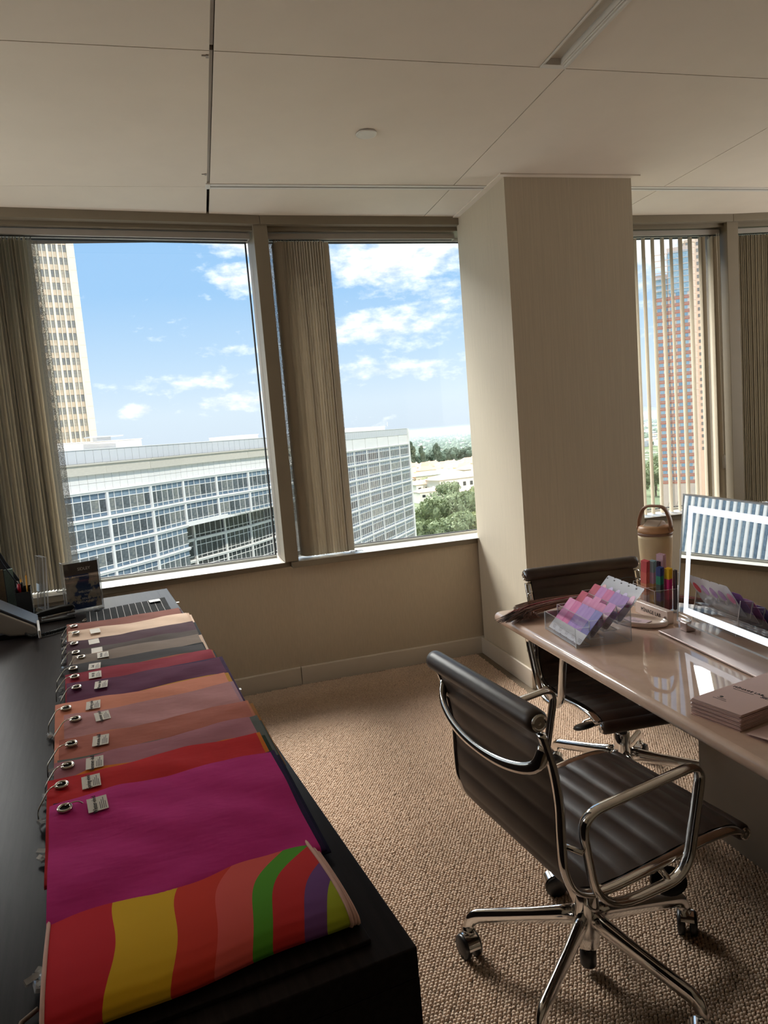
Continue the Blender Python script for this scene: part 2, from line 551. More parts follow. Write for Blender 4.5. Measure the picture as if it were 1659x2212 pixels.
def carpet_mat():
    m = bpy.data.materials.new('carpet loop yarn'); m.use_nodes = True
    t = NT(m); p = t.n['Principled BSDF']; p.inputs['Roughness'].default_value = 0.95; p.inputs['Specular IOR Level'].default_value = 0.1
    v = t.obj()
    a = t.noise(v, 120, 2); b = t.noise(v, 2.2, 3)
    c1 = t.ramp(a, [(0.3, srgb(198, 170, 148)), (0.7, srgb(228, 203, 180))])
    mx = t.new('ShaderNodeMix', data_type='RGBA', blend_type='MULTIPLY'); mx.inputs['Factor'].default_value = 1
    t.l.new(c1, mx.inputs['A']); t.l.new(t.ramp(b, [(0.3, (0.9, 0.9, 0.9)), (0.7, (1, 1, 1))]), mx.inputs['B'])
    t.l.new(mx.outputs['Result'], p.inputs['Base Color'])
    t.l.new(t.bump(t.noise(v, 900, 2), 0.4, 0.001), p.inputs['Normal'])
    return m


me.materials.append(carpet_mat())
pile = bpy.data.objects.new('carpet_pile', me); C.objects.link(pile); pile.parent = flo; pile['kind'] = 'stuff'

# ceiling panels: a panel per grid field, open joints between them
GX = [-2.3, -1.07, 0.159, 1.386, 2.622, 3.85, 4.85]
GY = [-1.7, -0.02, 1.19, 2.403, 3.60]
for ix in range(len(GX) - 1):
    for iy in range(len(GY)):
        x0_, x1_ = GX[ix], GX[ix + 1]
        y0_ = GY[iy]
        g0 = 0.007 if ix == 2 else 0.0022
        g1 = 0.007 if ix == 1 else 0.0022
        if iy < len(GY) - 1:
            poly = [(x0_ + g0, y0_ + 0.002), (x1_ - g1, y0_ + 0.002), (x1_ - g1, GY[iy + 1] - 0.002), (x0_ + g0, GY[iy + 1] - 0.002)]
            if ix == 2 and 1 <= iy <= 2 and iy == 2: pass
        else:
            def fy(x):
                for k in range(5):
                    if J[k].x <= x <= J[k + 1].x + 1e-6:
                        return J[k].y + (J[k + 1].y - J[k].y) * (x - J[k].x) / (J[k + 1].x - J[k].x)
                return 3.6
            ys = 3.60 if (x1_ < 0.2) else 3.565
            mids = [j for j in J if x0_ + g0 < j.x < x1_ - g1]
            poly = [(x0_ + g0, ys), (x1_ - g1, ys), (x1_ - g1, fy(x1_ - g1) + 0.01)] + [(j.x, j.y + 0.01) for j in reversed(mids)] + [(x0_ + g0, fy(x0_ + g0) + 0.01)]
        if ix == 2 and iy < 3:       # field beside the slot light is narrower
            poly = [(p[0] if p[0] < 1.0 else 1.284, p[1]) for p in poly]
        if ix == 2 and iy == 3:
            poly = [(p[0], min(p[1], 3.598)) for p in poly]
        MB().prism(poly, CEIL, CEIL + 0.018).build('ceiling_panel', M_CEIL, slab)
# grey tees visible inside the wide joint
for y0_, y1_ in ((-1.7, 2.38), (2.41, 3.57)):
    MB().box((0.150, y0_, CEIL + 0.006), (0.163, y1_, CEIL + 0.03)).build('ceiling_tee', M_TEE, slab)
for y0_ in (2.425, 3.43):
    m_ = MB(); m_.box((0.141, y0_, CEIL - 0.004), (0.150, y0_ + 0.016, CEIL + 0.001)); m_.box((0.128, y0_ + 0.004, CEIL - 0.003), (0.141, y0_ + 0.009, CEIL + 0.001))
    m_.build('hanger_clip', M_TEE, slab)

# closing walls behind and beside the camera
def side_wall(x0, x1, name, label):
    m_ = MB()
    for a_, b_ in (((x0, YB, 0), (x1, 2.53, CEIL + 0.06)), ((x0, 3.57, 0), (x1, 4.2, CEIL + 0.06)), ((x0, 2.53, 0), (x1, 3.57, 0.75)), ((x0, 2.53, 2.45), (x1, 3.57, CEIL + 0.06))): m_.box(a_, b_)
    struct(m_.build(name, M_WALL), label)


side_wall(XL - 0.12, XL, 'wall_left', 'plain beige side wall'); side_wall(XR, XR + 0.12, 'wall_right', 'plain beige side wall on the right')
for x_, nm, lab in ((XL - 0.07, 'window_6', 'added side window around the left fill lamp'), (XR + 0.07, 'window_7', 'added side window around the right fill lamp')):
    w_ = setting(nm, (x_, 0, 0), 0, lab)  # added unseen windows that frame the side fill lamps
    m_ = MB()
    for a_, b_ in (((-0.02, 2.53, 0.75), (0.02, 2.57, 2.45)), ((-0.02, 3.53, 0.75), (0.02, 3.57, 2.45)), ((-0.02, 2.57, 0.75), (0.02, 3.53, 0.79)), ((-0.02, 2.57, 2.41), (0.02, 3.53, 2.45))): m_.box(a_, b_)
    m_.build('pane_frame', M_BRONZE, w_)
    MB().add([(0, 2.57, 0.79), (0, 3.53, 0.79), (0, 3.53, 2.41), (0, 2.57, 2.41)], [(0, 1, 2, 3)]).build('pane', M_GLASS, w_)
struct(MB().box((XL - 0.12, YB - 0.12, 0), (XR + 0.12, YB, CEIL + 0.06)).build('wall_rear', M_WALL), 'plain beige wall behind the camera')

# parapet walls, sills, heads, mullions, glass per facet
wall_back = setting('wall_back', label='beige wall under the window sills')
base_back = setting('baseboard_back', label='painted baseboard under the windows')
for i in range(5):
    loc, rz, L = facet_obj(i)
    MB().box((-0.02, 0.06, 0), (L + 0.02, 0.30, SILL_B)).build('wall_panel', M_WALL, wall_back, loc=loc, rot=(0, 0, rz))
    if not (i == 3):
        m_ = MB(); m_.prism([(0.046, 0), (0.06, 0), (0.06, 0.106), (0.049, 0.106), (0.046, 0.101)], 0, L,
                            mtx=Matrix(((0, 0, 1, 0), (1, 0, 0, 0), (0, 1, 0, 0), (0, 0, 0, 1))))
        m_.build('baseboard_length', M_BASE, base_back, loc=loc, rot=(0, 0, rz))

WIN = []
for i in range(5):
    loc, rz, L = facet_obj(i)
    w = setting('window_%d' % (i + 1), loc, rz, 'tall office window with taupe frame, facet %d of the curved facade' % (i + 1) if False else None)
    WIN.append(w)
    hm = 0.039                       # half mullion width
    # sill: bronze nose with a pale top board
    MB().box((-0.0, 0.0, SILL_B), (L, 0.30, SILL_T - 0.004)).build('sill_nose', M_BRONZE, w, bevel=0.002)
    MB().box((hm, 0.006, SILL_T - 0.004), (L - hm, 0.245, SILL_T)).build('sill_board', M_SILL, w, bevel=0.0015)
    # head: fascia, stepped soffit
    MB().box((0.001, 0.0, 2.618), (L - 0.001, 0.05, CEIL + 0.012)).build('head_fascia', M_BRONZE, w, bevel=0.0015)
    MB().box((0, 0.05, 2.597), (L, 0.085, CEIL + 0.05)).build('head_step', M_BRONZE, w)
    MB().box((0, 0.085, 2.60), (L, 0.32, CEIL + 0.05)).build('head_soffit', M_BRONZE, w)
    # glazing frame and pane
    fr = MB()
    fr.box((hm, 0.225, SILL_T - 0.001), (L - hm, 0.275, SILL_T + 0.014)); fr.box((hm, 0.225, 2.585), (L - hm, 0.275, 2.605))
    fr.build('pane_frame', M_SILL, w)
    gk = MB()
    gk.box((hm, 0.24, SILL_T + 0.014), (L - hm, 0.262, SILL_T + 0.018)); gk.box((hm, 0.24, 2.581), (L - hm, 0.262, 2.585))
    gk.box((hm, 0.24, SILL_T + 0.014), (hm + 0.006, 0.262, 2.585)); gk.box((L - hm - 0.006, 0.24, SILL_T + 0.014), (L - hm, 0.262, 2.585))
    gk.build('gasket', M_GASKET, w)
    MB().add([(hm, 0.252, SILL_T), (L - hm, 0.252, SILL_T), (L - hm, 0.252, 2.60), (hm, 0.252, 2.60)], [(0, 1, 2, 3)]).build('pane', M_GLASS, w)
for i in range(1, 5):                # a mullion at each joint, turned to the mean of its two facets
    a = facet(i - 1)[1]; b = facet(i)[1]
    rz = (math.atan2(a.y, a.x) + math.atan2(b.y, b.x)) / 2
    m_ = MB().box((-0.039, 0.012, SILL_T - 0.002), (0.039, 0.31, 2.622))
    m_.build('mullion', M_BRONZE, WIN[i], bevel=0.002)
    o = WIN[i].children[-1]
    o.rotation_euler = (0, 0, rz - WIN[i].rotation_euler.z)
labels = ['taupe framed window at the far left of the facade', 'large window left of the dark mullion, tower in view',
          'large window between the dark mullion and the column', 'window right of the column with open vertical vanes',
          'window at the right edge behind closed vertical vanes']
for w, l_ in zip(WIN, labels): w['label'] = l_

# column in front of the facade, its base and its ceiling trim
COLX0, COLX1, COLY = 1.600, 2.322, 3.418
col = MB().box((COLX0, COLY, 0), (COLX1, 4.10, CEIL + 0.03)).build('wall_column', M_COLUMN)
struct(col, 'square column clad in pale ribbed wallcovering')
m_ = MB()
for a_, b_ in (((COLX0 - 0.013, COLY, 0), (COLX0, 4.12, 0.104)), ((COLX0 - 0.013, COLY - 0.013, 0), (COLX1 + 0.013, COLY, 0.104)), ((COLX1, COLY, 0), (COLX1 + 0.013, 4.12, 0.104))):
    m_.box(a_, b_)
struct(m_.build('baseboard_column', M_BASE, bevel=0.002), 'painted baseboard wrapped round the column')
m_ = MB()
for a_, b_ in (((COLX0 - 0.034, COLY, CEIL - 0.007), (COLX0, 4.07, CEIL - 0.0005)), ((COLX0 - 0.034, COLY - 0.034, CEIL - 0.007), (COLX1 + 0.034, COLY, CEIL - 0.0005)), ((COLX1, COLY, CEIL - 0.007), (COLX1 + 0.034, 4.07, CEIL - 0.0005))):
    m_.box(a_, b_)
struct(m_.build('trim_1', M_CEIL), 'flat trim framing the column top at the ceiling')

# linear air diffuser in the ceiling, either side of the column
for x0_, x1_, lab in ((0.146, 1.566, 'long slot air diffuser in ceiling left of the column'), (2.356, 4.6, 'long slot air diffuser in ceiling right of the column')):
    t_ = thing('air_diffuser', lab, 'diffuser', (0, 0, CEIL), 0, 'slot diffusers')
    s0 = x0_ + (0.022 if x0_ < 1 else 0)
    MB().box((s0, 3.594, -0.004), (x1_, 3.616, 0.012)).build('flange', M_WHITE, t_, bevel=0.001)
    MB().box((s0, 3.556, -0.004), (x1_, 3.582, 0.012)).build('flange', M_WHITE, t_, bevel=0.001)
    MB().box((s0, 3.582, 0.004), (x1_, 3.594, 0.010)).build('slot', M_BLACK, t_)
    if x0_ < 1: MB().box((x0_, 3.554, -0.005), (s0 - 0.0008, 3.618, 0.012)).build('end_cap', M_WHITE, t_, bevel=0.001)

# recessed slot light, switched off, running towards the camera
t_ = thing('ceiling_light', 'recessed linear ceiling light, unlit, at the top of the view', 'ceiling light', (0, 0, CEIL))
m_ = MB().box((1.286, 2.375, -0.004), (1.384, 2.401, 0.02)); m_.build('end_cap', M_WHITE, t_, bevel=0.001)
MB().box((1.286, -1.2, -0.003), (1.293, 2.375, 0.05)).build('frame', M_WHITE, t_)
MB().box((1.352, -1.2, -0.003), (1.358, 2.375, 0.05)).build('frame', M_WHITE, t_)
MB().box((1.358, -1.2, -0.006), (1.384, 2.375, 0.01)).build('trim_rail', M_WHITE, t_, bevel=0.002)
MB().box((1.366, -1.2, -0.012), (1.374, 2.375, -0.006)).build('trim_bead', M_WHITE, t_)
MB().box((1.293, -1.2, 0.018), (1.352, 2.375, 0.024)).build('lens', mat('frosted lens', srgb(225, 218, 205), 0.5, var=0.02), t_)

# flat round cover plate
t_ = thing('ceiling_disc', 'flat white round cover plate on the ceiling', 'ceiling plate', (0.788, 2.966, CEIL))
MB().lathe([(0.040, -0.009), (0.043, -0.008), (0.043, -0.003)], 40).build('plate', M_WHITE, t_, smooth=False, bevel=0.001)
MB().lathe([(0.030, -0.003), (0.030, 0.002)], 32).build('collar', M_CEILDARK, t_)


# ------------------------------------------------------------------ vertical blinds
def vane_mesh(w, h, bow, name='vane'):
    m_ = MB()
    n = 5
    def f(u, v):
        x = (u - 0.5) * w
        y = bow * (1 - (2 * u - 1) ** 2)
        z = -h * v
        return (x, y, z)
    m_.grid(f, n, 1)
    # notch hanger at the top
    m_.box((-0.004, bow - 0.001, -0.004), (0.004, bow + 0.001, 0.016))
    return m_.mesh(name, M_VANE, True)


VANE = vane_mesh(0.089, 1.79, 0.010)
VANE_P = vane_mesh(0.089, 1.79, 0.006); VANE_P.materials.clear(); VANE_P.materials.append(M_PERF)
RAIL_Z0, RAIL_Z1 = 2.560, 2.592


def blind(i, x0_, x1_, label, vanes, off=0.105, cord_x=None, weights=None):
    """vanes: list of (position along the facet, angle of the vane from the facet line in degrees, perforated?)"""
    loc, rz, L = facet_obj(i)
    t_ = thing('vertical_blind', label, 'blind', (loc[0], loc[1], RAIL_Z0), rz, 'vertical blinds')
    m_ = MB().box((x0_, off - 0.024, 0.0), (x1_, off + 0.024, 0.032)); m_.build('headrail', M_RAIL, t_, bevel=0.002)
    MB().box((x0_ + 0.01, off - 0.004, -0.003), (x1_ - 0.01, off + 0.004, 0.001)).build('track', M_BLACK, t_)
    for xx, an, perf in vanes:
        inst(VANE_P if perf else VANE, 'vane', t_, (xx, off, -0.016), (0, 0, math.radians(an)))
    if cord_x:
        mm = MB(); mm.tube([(cord_x, off - 0.05, 0), (cord_x + 0.004, off - 0.05, -0.9), (cord_x + 0.010, off - 0.05, -1.45)], 0.0016, 6)
        mm.tube([(cord_x + 0.016, off - 0.05, 0), (cord_x + 0.014, off - 0.05, -0.9), (cord_x + 0.012, off - 0.05, -1.45)], 0.0016, 6)
        mm.build('cord', M_WHITE, t_)
        MB().lathe([(0.004, 0.05), (0.011, 0.03), (0.011, -0.04), (0.007, -0.05)], 12).build('cord_weight', M_RAIL, t_, True, loc=(cord_x + 0.011, off - 0.05, -1.50))
    return t_

blind(1, 0.05, 1.486, 'vertical blind drawn into a stack at the left edge, beside the cream tower',
      [(0.06 + 0.0155 * k + random.uniform(-0.003, 0.003), 72 + random.uniform(-3, 3), False) for k in range(19)] + [(0.362, 70, False), (0.385, 60, True)])
blind(2, 0.046, 1.17, 'vertical blind drawn into a stack just right of the dark mullion',
      [(0.085, 22, True)] + [(0.115 + 0.0150 * k + random.uniform(-0.003, 0.003), 107 + random.uniform(-3, 3), False) for k in range(16)] +
      [(0.352, 150, False), (0.372, 40, True), (0.09, 112, False), (0.10, 114, False)])
cv = blind(3, 0.36, 1.487, 'vertical blind with spaced open vanes right of the column',
      [(0.74, 70, False), (0.806, 71, False), (0.873, 72, False), (0.934, 71, False), (1.001, 70, False), (1.072, 71, False), (1.138, 66, False), (1.205, 71, False), (1.277, 70, False),
       (1.352, 62, False), (1.366, 80, False), (1.432, 68, False), (1.448, 100, False), (1.458, 105, False)], cord_x=1.440)
m_ = MB()
for xa, xb in ((0.873, 0.934), (0.934, 1.001), (1.001, 1.072), (1.072, 1.138)):
    m_.tube([(xa + (xb - xa) * k / 6, 0.125, -1.79 + 0.045 - 0.045 * math.sin(PI * k / 6)) for k in range(7)], 0.0014, 5)
m_.build('bead_chain', M_RAIL, cv)
blind(4, 0.055, 1.45, 'closed vertical blind at the right edge of the view',
      [(0.075 + 0.0150 * k + random.uniform(-0.0015, 0.0015), 60 + random.uniform(-3, 3), False) for k in range(60)])
for xx, yy in ((0.385, 0.08), (1.30, 0.06)):
    pass
t_ = thing('blind_weight_clip', 'thin wire chain clip lying on the sill below the middle blind', 'clip', (0.433 + 0.40, 4.115, SILL_T), math.radians(2))
mm = MB(); mm.tube([(-0.035, -0.01, 0.002), (-0.035, 0.02, 0.002), (0.035, 0.02, 0.002), (0.035, -0.01, 0.002)], 0.0012, 5); mm.build('wire', M_GASKET, t_)
MB().lathe([(0.001, 0), (0.005, 0.001), (0.005, 0.004), (0.001, 0.005)], 10).build('bead', M_GASKET, t_, True, loc=(0, 0.02, 0))
t_ = thing('blind_chain_heap', 'loose wire chain loops lying on the sill at the far left', 'chain', (-0.79, 4.0, SILL_T), math.radians(7))
mm = MB()
for k in range(4):
    mm.tube([(k * 0.05 + 0.03 * math.cos(a * PI / 6), 0.035 * math.sin(a * PI / 6), 0.0015 + 0.001 * k) for a in range(12)], 0.0014, 5, closed=True)
mm.build('chain_loop', M_GASKET, t_)

# ------------------------------------------------------------------ exterior: ground, city, towers
GZ = -62.0
M_CONC = mat('white concrete', srgb(232, 227, 220), 0.75, var=0.04, vscale=0.4)
M_GREYP = mat('grey metal fascia', srgb(206, 205, 204), 0.55, var=0.03, vscale=0.3)
M_TAN = mat('tan stone cornice', srgb(205, 196, 180), 0.7, var=0.08, vscale=1.5, stretch=(1, 1, 8))
M_CREAM = mat('cream tower stone', srgb(226, 216, 196), 0.75, var=0.04, vscale=0.3)
M_SPAN = mat('tan tower spandrel', srgb(198, 180, 158), 0.5, var=0.14, vscale=0.5)


def facade_glass(name, c0, c1, c2, rough=0.12):
    if name in MATS: return MATS[name]
    m = bpy.data.materials.new(name); m.use_nodes = True
    t = NT(m); p = t.n['Principled BSDF']
    oi = t.new('ShaderNodeObjectInfo')
    v = t.obj((0.6, 0.6, 0.9)); n = t.noise(v, 1.4, 5, 0.65)
    f = t.math('ADD', t.math('MULTIPLY', n, 0.75), t.math('MULTIPLY', oi.outputs['Random'], 0.28))
    t.l.new(t.ramp(f, [(0.30, c0), (0.52, c1), (0.74, c2)]), p.inputs['Base Color'])  # mottled tones in the base colour stand in for reflections
    p.inputs['Roughness'].default_value = rough; p.inputs['Specular IOR Level'].default_value = 0.35
    MATS[name] = m
    return m


M_FG1 = facade_glass('office glass', srgb(62, 66, 70), srgb(98, 104, 108), srgb(150, 148, 138))
M_FG2 = facade_glass('office glass transom', srgb(88, 104, 120), srgb(112, 130, 146), srgb(140, 156, 166))
M_FG3 = facade_glass('tower glass', srgb(120, 122, 124), srgb(150, 148, 142), srgb(198, 184, 164))
M_FG4 = facade_glass('office glass shaded', srgb(40, 42, 46), srgb(56, 60, 64), srgb(84, 86, 84))  # darker copy of office glass, shade of the set-back floors in its colour


def ground_mat():
    m = bpy.data.materials.new('city ground'); m.use_nodes = True
    t = NT(m); p = t.n['Principled BSDF']; p.inputs['Roughness'].default_value = 0.9; p.inputs['Specular IOR Level'].default_value = 0.1
    v = t.obj()
    n = t.noise(v, 0.006, 5, 0.6)
    green = t.ramp(t.noise(v, 0.03, 4, 0.6), [(0.3, srgb(74, 88, 62)), (0.5, srgb(104, 118, 86)), (0.7, srgb(140, 140, 112))])
    vo = t.new('ShaderNodeTexVoronoi'); vo.inputs['Scale'].default_value = 0.045; t.l.new(v, vo.inputs['Vector'])
    roofs = t.ramp(vo.outputs['Distance'], [(0.0, srgb(214, 206, 196)), (0.28, srgb(196, 180, 168)), (0.34, srgb(92, 104, 80))])
    mx = t.new('ShaderNodeMix', data_type='RGBA'); t.l.new(t.ramp(n, [(0.42, (0, 0, 0)), (0.52, (1, 1, 1))]), mx.inputs['Factor'])
    t.l.new(green, mx.inputs['A']); t.l.new(roofs, mx.inputs['B']); t.l.new(mx.outputs['Result'], p.inputs['Base Color'])
    return m


g_ = MB().add([(-9000, 60, GZ), (9000, 60, GZ), (9000, 14000, GZ), (-9000, 14000, GZ)], [(0, 1, 2, 3)]).build('ground_plain', ground_mat())
struct(g_, 'hazy city plain far below the windows')

# --- white office block: a gently bent facade of ribbon windows
pth = spline([(-58, 66, 0), (-40, 85, 0), (-20.13, 108.62, 0), (-9.89, 120.59, 0), (-1.65, 133.06, 0), (14.67, 151.82, 0), (38.74, 188.36, 0), (66.65, 228.09, 0)], 400)
cum = [0.0]
for a_, b_ in zip(pth, pth[1:]): cum.append(cum[-1] + (b_ - a_).length)


def at_s(s_):
    s_ = max(0, min(cum[-1] - 1e-6, s_))
    k = int(np.searchsorted(cum, s_)) - 1; k = max(0, k)
    t_ = (s_ - cum[k]) / (cum[k + 1] - cum[k])
    return pth[k].lerp(pth[k + 1], t_)


NB = 22
BL = cum[-1] / NB
ob = thing('office_block', 'white office block with ribbon windows facing the left and middle panes', 'building', (0, 0, GZ))
NP = 6
PW = BL / NP
FLOOR_H = 4.1
Z_TOP, Z_G, Z_T, Z_W = 2.6 - GZ, 0.6 - GZ, -1.1 - GZ, -3.7 - GZ
grey_panel = MB().box((0.03, -0.02, 0.02), (PW - 0.03, 0.12, Z_TOP - Z_G - 0.02)).mesh('fascia_panel', M_GREYP)
white_panel = MB().box((0.025, 0.1, 0.02), (PW - 0.025, 0.2, (Z_T - Z_W) / 2 - 0.02)).mesh('fascia_panel', M_CONC)
tan_strip = MB().box((0, -0.6, 0), (BL, 0.2, Z_G - Z_T)).box((0, -0.9, Z_G - Z_T - 0.25), (BL, 0.2, Z_G - Z_T)).mesh('cornice', M_TAN)
roof_edge = MB().box((0, -0.15, -0.12), (BL, 0.3, 0.0)).mesh('parapet_cap', M_CONC)
band = MB().box((0, -0.25, -0.28), (BL, 0.3, 0.28)).box((0, -0.45, 0.02), (BL, 0.3, 0.12)).mesh('floor_band', M_CONC)
pier = MB().box((-0.22, -0.2, -FLOOR_H), (0.22, 0.3, 0)).mesh('pier', M_CONC)
H1, H2, H3 = 0.95, 2.0, 0.55           # transom, main, lower glass rows
main_pane = MB().box((0.05, 0.12, -0.28 - H1 - H2 + 0.05), (PW - 0.05, 0.2, -0.28 - H1 - 0.06)).mesh('pane', M_FG1)
main_strip = MB()
trans_strip = MB()
lines = MB()
for k in range(NP):
    main_strip.box((PW * k + 0.05, 0.12, -0.28 - H1 - H2 + 0.05), (PW * (k + 1) - 0.05, 0.2, -0.28 - H1 - 0.06))
    trans_strip.box((PW * k + 0.05, 0.12, -0.28 - H1 + 0.06), (PW * (k + 1) - 0.05, 0.2, -0.28))
    trans_strip.box((PW * k + 0.05, 0.12, -0.28 - H1 - H2 - H3), (PW * (k + 1) - 0.05, 0.2, -0.28 - H1 - H2 - 0.06))
    lines.box((PW * k - 0.045, 0.02, -FLOOR_H), (PW * k + 0.045, 0.2, 0))
for z_ in (-0.28 - H1, -0.28 - H1 - H2):
    lines.box((0, 0.0, z_ - 0.06), (BL, 0.2, z_ + 0.06))
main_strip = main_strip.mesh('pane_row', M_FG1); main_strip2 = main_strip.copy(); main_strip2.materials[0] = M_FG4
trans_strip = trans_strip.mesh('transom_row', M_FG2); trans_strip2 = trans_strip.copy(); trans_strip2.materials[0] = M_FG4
lines = lines.mesh('window_grid', M_CONC)
core_near, n_single = [], 0
for b_ in range(5, NB):
    p0, p1 = at_s(b_ * BL), at_s((b_ + 1) * BL)
    d_ = p1 - p0; rz = math.atan2(d_.y, d_.x)
    nrm = Vector((math.sin(rz), -math.cos(rz), 0))
    core_near.append(p0 - nrm * 0.25)
    far_ = b_ >= 17
    for k in range(NP):
        q = p0 + d_ * (k / NP)
        inst(grey_panel, 'fascia_panel', ob, (q.x, q.y, Z_G), (0, 0, rz))
        if b_ < 16:
            inst(white_panel, 'fascia_panel', ob, (q.x, q.y, Z_W), (0, 0, rz)); inst(white_panel, 'fascia_panel', ob, (q.x, q.y, (Z_W + Z_T) / 2), (0, 0, rz))
    inst(roof_edge, 'parapet_cap', ob, (p0.x, p0.y, Z_TOP + 0.1), (0, 0, rz))
    if b_ < 16: inst(tan_strip, 'cornice', ob, (p0.x, p0.y, Z_T), (0, 0, rz))
    zt = Z_W if b_ < 16 else Z_W + 1.2
    if b_ >= 16: inst(white_panel, 'fascia_panel', ob, (p0.x, p0.y, zt + 0.02), (0, 0, rz), (NP, 1, 2.9))
    for fl in range(9):
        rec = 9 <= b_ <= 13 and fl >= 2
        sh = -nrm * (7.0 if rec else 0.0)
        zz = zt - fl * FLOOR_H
        P = p0 + sh
        s_ = 1.0
        inst(band, 'floor_band', ob, (P.x, P.y, zz), (0, 0, rz))
        inst(pier, 'pier', ob, (P.x, P.y, zz), (0, 0, rz))
        lg = inst(lines, 'window_grid', ob, (P.x, P.y, zz), (0, 0, rz)); lg['kind'] = 'stuff'
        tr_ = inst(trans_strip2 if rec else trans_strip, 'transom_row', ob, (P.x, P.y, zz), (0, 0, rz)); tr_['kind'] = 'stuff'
        if 4 <= b_ <= 10 and fl < 5 and not rec and n_single < 290:
            for k in range(NP):
                q = P + d_ * (k / NP); inst(main_pane, 'pane', ob, (q.x, q.y, zz), (0, 0, rz)); n_single += 1
        else:
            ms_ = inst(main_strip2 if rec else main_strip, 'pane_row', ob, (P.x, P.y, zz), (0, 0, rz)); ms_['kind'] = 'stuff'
    if b_ == 9:      # soffit edge of the overhang above the set-back floors
        pe = at_s(14 * BL)
        dd = pe - p0
        MB().box((0, -0.3, -0.5), (dd.length, 7.5, 0.3)).build('overhang_soffit', M_CONC, ob, loc=(p0.x, p0.y, zt - 2 * FLOOR_H + 0.3), rot=(0, 0, math.atan2(dd.y, dd.x)))
pe = at_s(cum[-1]); core_near.append(pe + Vector((0, 0.3, 0)))
inst(MB().box((-0.5, -0.3, -40), (0.6, 0.6, 6.3)).mesh('corner_pier', M_CONC), 'corner_pier', ob, (pe.x, pe.y, Z_W), (0, 0, 0.9))
back = [Vector((p.x - 34, p.y + 26, 0)) for p in reversed(core_near)]
poly = [(p.x, p.y) for p in core_near] + [(p.x, p.y) for p in back]
z_cut = Z_W - 2 * FLOOR_H
MB().prism(poly, z_cut, Z_TOP - 0.3).build('body', M_CONC, ob)
low = [p.copy() for p in core_near]
for b_ in range(9, 15):
    d_ = at_s(b_ * BL + 1) - at_s(b_ * BL); low[b_ - 5] -= Vector((d_.y, -d_.x, 0)).normalized() * 7.2
low = low[:4] + [core_near[4].copy()] + low[4:10] + [core_near[9].copy()] + low[10:]
MB().prism([(p.x, p.y) for p in low] + [(p.x, p.y) for p in back], 0.0, z_cut).build('body', M_CONC, ob)
for (xa, ya), (ln, dp), zz, hgt in (((-26.5, 118.0), (19.5, 12), Z_TOP - 0.3, 1.6), ((8.5, 154.0), (5.5, 9), Z_TOP - 0.3, 1.2), ((36.0, 196.0), (33.5, 12), Z_TOP - 0.3, 1.5)):
    rz = 0.88 if xa > 30 else (0.55 if xa < 0 else 0.85)
    MB().box((0, 0, 0), (ln, dp, hgt)).box((-0.15, -0.15, hgt), (ln + 0.15, dp, hgt + 0.12)).build('roof_plant_room', M_CONC, ob, loc=(xa, ya, zz), rot=(0, 0, rz))
MB().box((-2, -1.4, 0), (3.5, 1.0, 0.2)).box((-0.7, -0.8, -0.6), (1.6, 0.8, 0)).build('roof_vent', M_GREYP, ob, loc=(-15.8, 122.0, Z_TOP + 1.9), rot=(0, 0, 0.5))
MB().tube([(0, 0, 0), (0, 0, 1.2)], 0.1, 6).build('roof_mast', M_GREYP, ob, loc=(58.6, 223, Z_TOP + 1.3))

# --- cream tower with vertical ribs
tw = thing('office_tower', 'tall cream tower with vertical ribs behind the left blind', 'building', (-33.7, 256.4, GZ), math.radians(17))
TB, TFH = 3.07, 4.02
NBAY = 13
TH = 190.0
MB().box((-NBAY * TB - 2.2, 0.6, 0), (0, 40, TH)).build('body', M_CREAM, tw)
pier_m = MB().box((-2.1, -0.2, 0), (0, 0.6, TH)); pier_m.build('corner_pier', M_CREAM, tw)
pj = MB().box((-2.12, -0.22, 0), (0.02, -0.19, 0.10)).mesh('pier_joint', mat('darker cream joint', srgb(190, 180, 160), 0.8))  # pier joint strip in a darker cream tone
rib = MB().box((-0.33, -0.35, 0), (0.33, 0.6, TH)).mesh('rib', M_CREAM)
thin = MB().box((-0.13, -0.2, 0), (0.13, 0.6, TH)).mesh('rib', M_CREAM)
for k in range(NBAY + 1):
    inst(rib, 'rib', tw, (-2.1 - TB * k, 0, 0))
    if k < NBAY: inst(thin, 'rib', tw, (-2.1 - TB * (k + 0.5), 0, 0))
sp = MB().box((-2.1 - TB * NBAY, 0.25, 0), (-2.1, 0.6, 1.75)).mesh('spandrel', M_SPAN)
pn = MB().box((-0.56, 0.35, 0), (0.56, 0.6, 2.2)).mesh('pane', M_FG3)
strip = MB()
for k in range(7, NBAY):
    for h_ in (0.25, 0.75): strip.box((-2.1 - TB * (k + h_) - 0.56, 0.35, 0), (-2.1 - TB * (k + h_) + 0.56, 0.6, 2.2))
strip = strip.mesh('pane_row', M_FG3)
for r_ in range(14, 44):
    z_ = r_ * TFH
    if 62 <= z_: inst(pj, 'pier_joint', tw, (0, 0, z_))
    inst(sp, 'spandrel', tw, (0, 0, z_))
    ps = inst(strip, 'pane_row', tw, (0, 0, z_ + 1.78)); ps['kind'] = 'stuff'
    for k in range(7):
        for h_ in (0.25, 0.75):
            if 15 <= r_ <= 35: inst(pn, 'pane', tw, (-2.1 - TB * (k + h_), 0, z_ + 1.78))

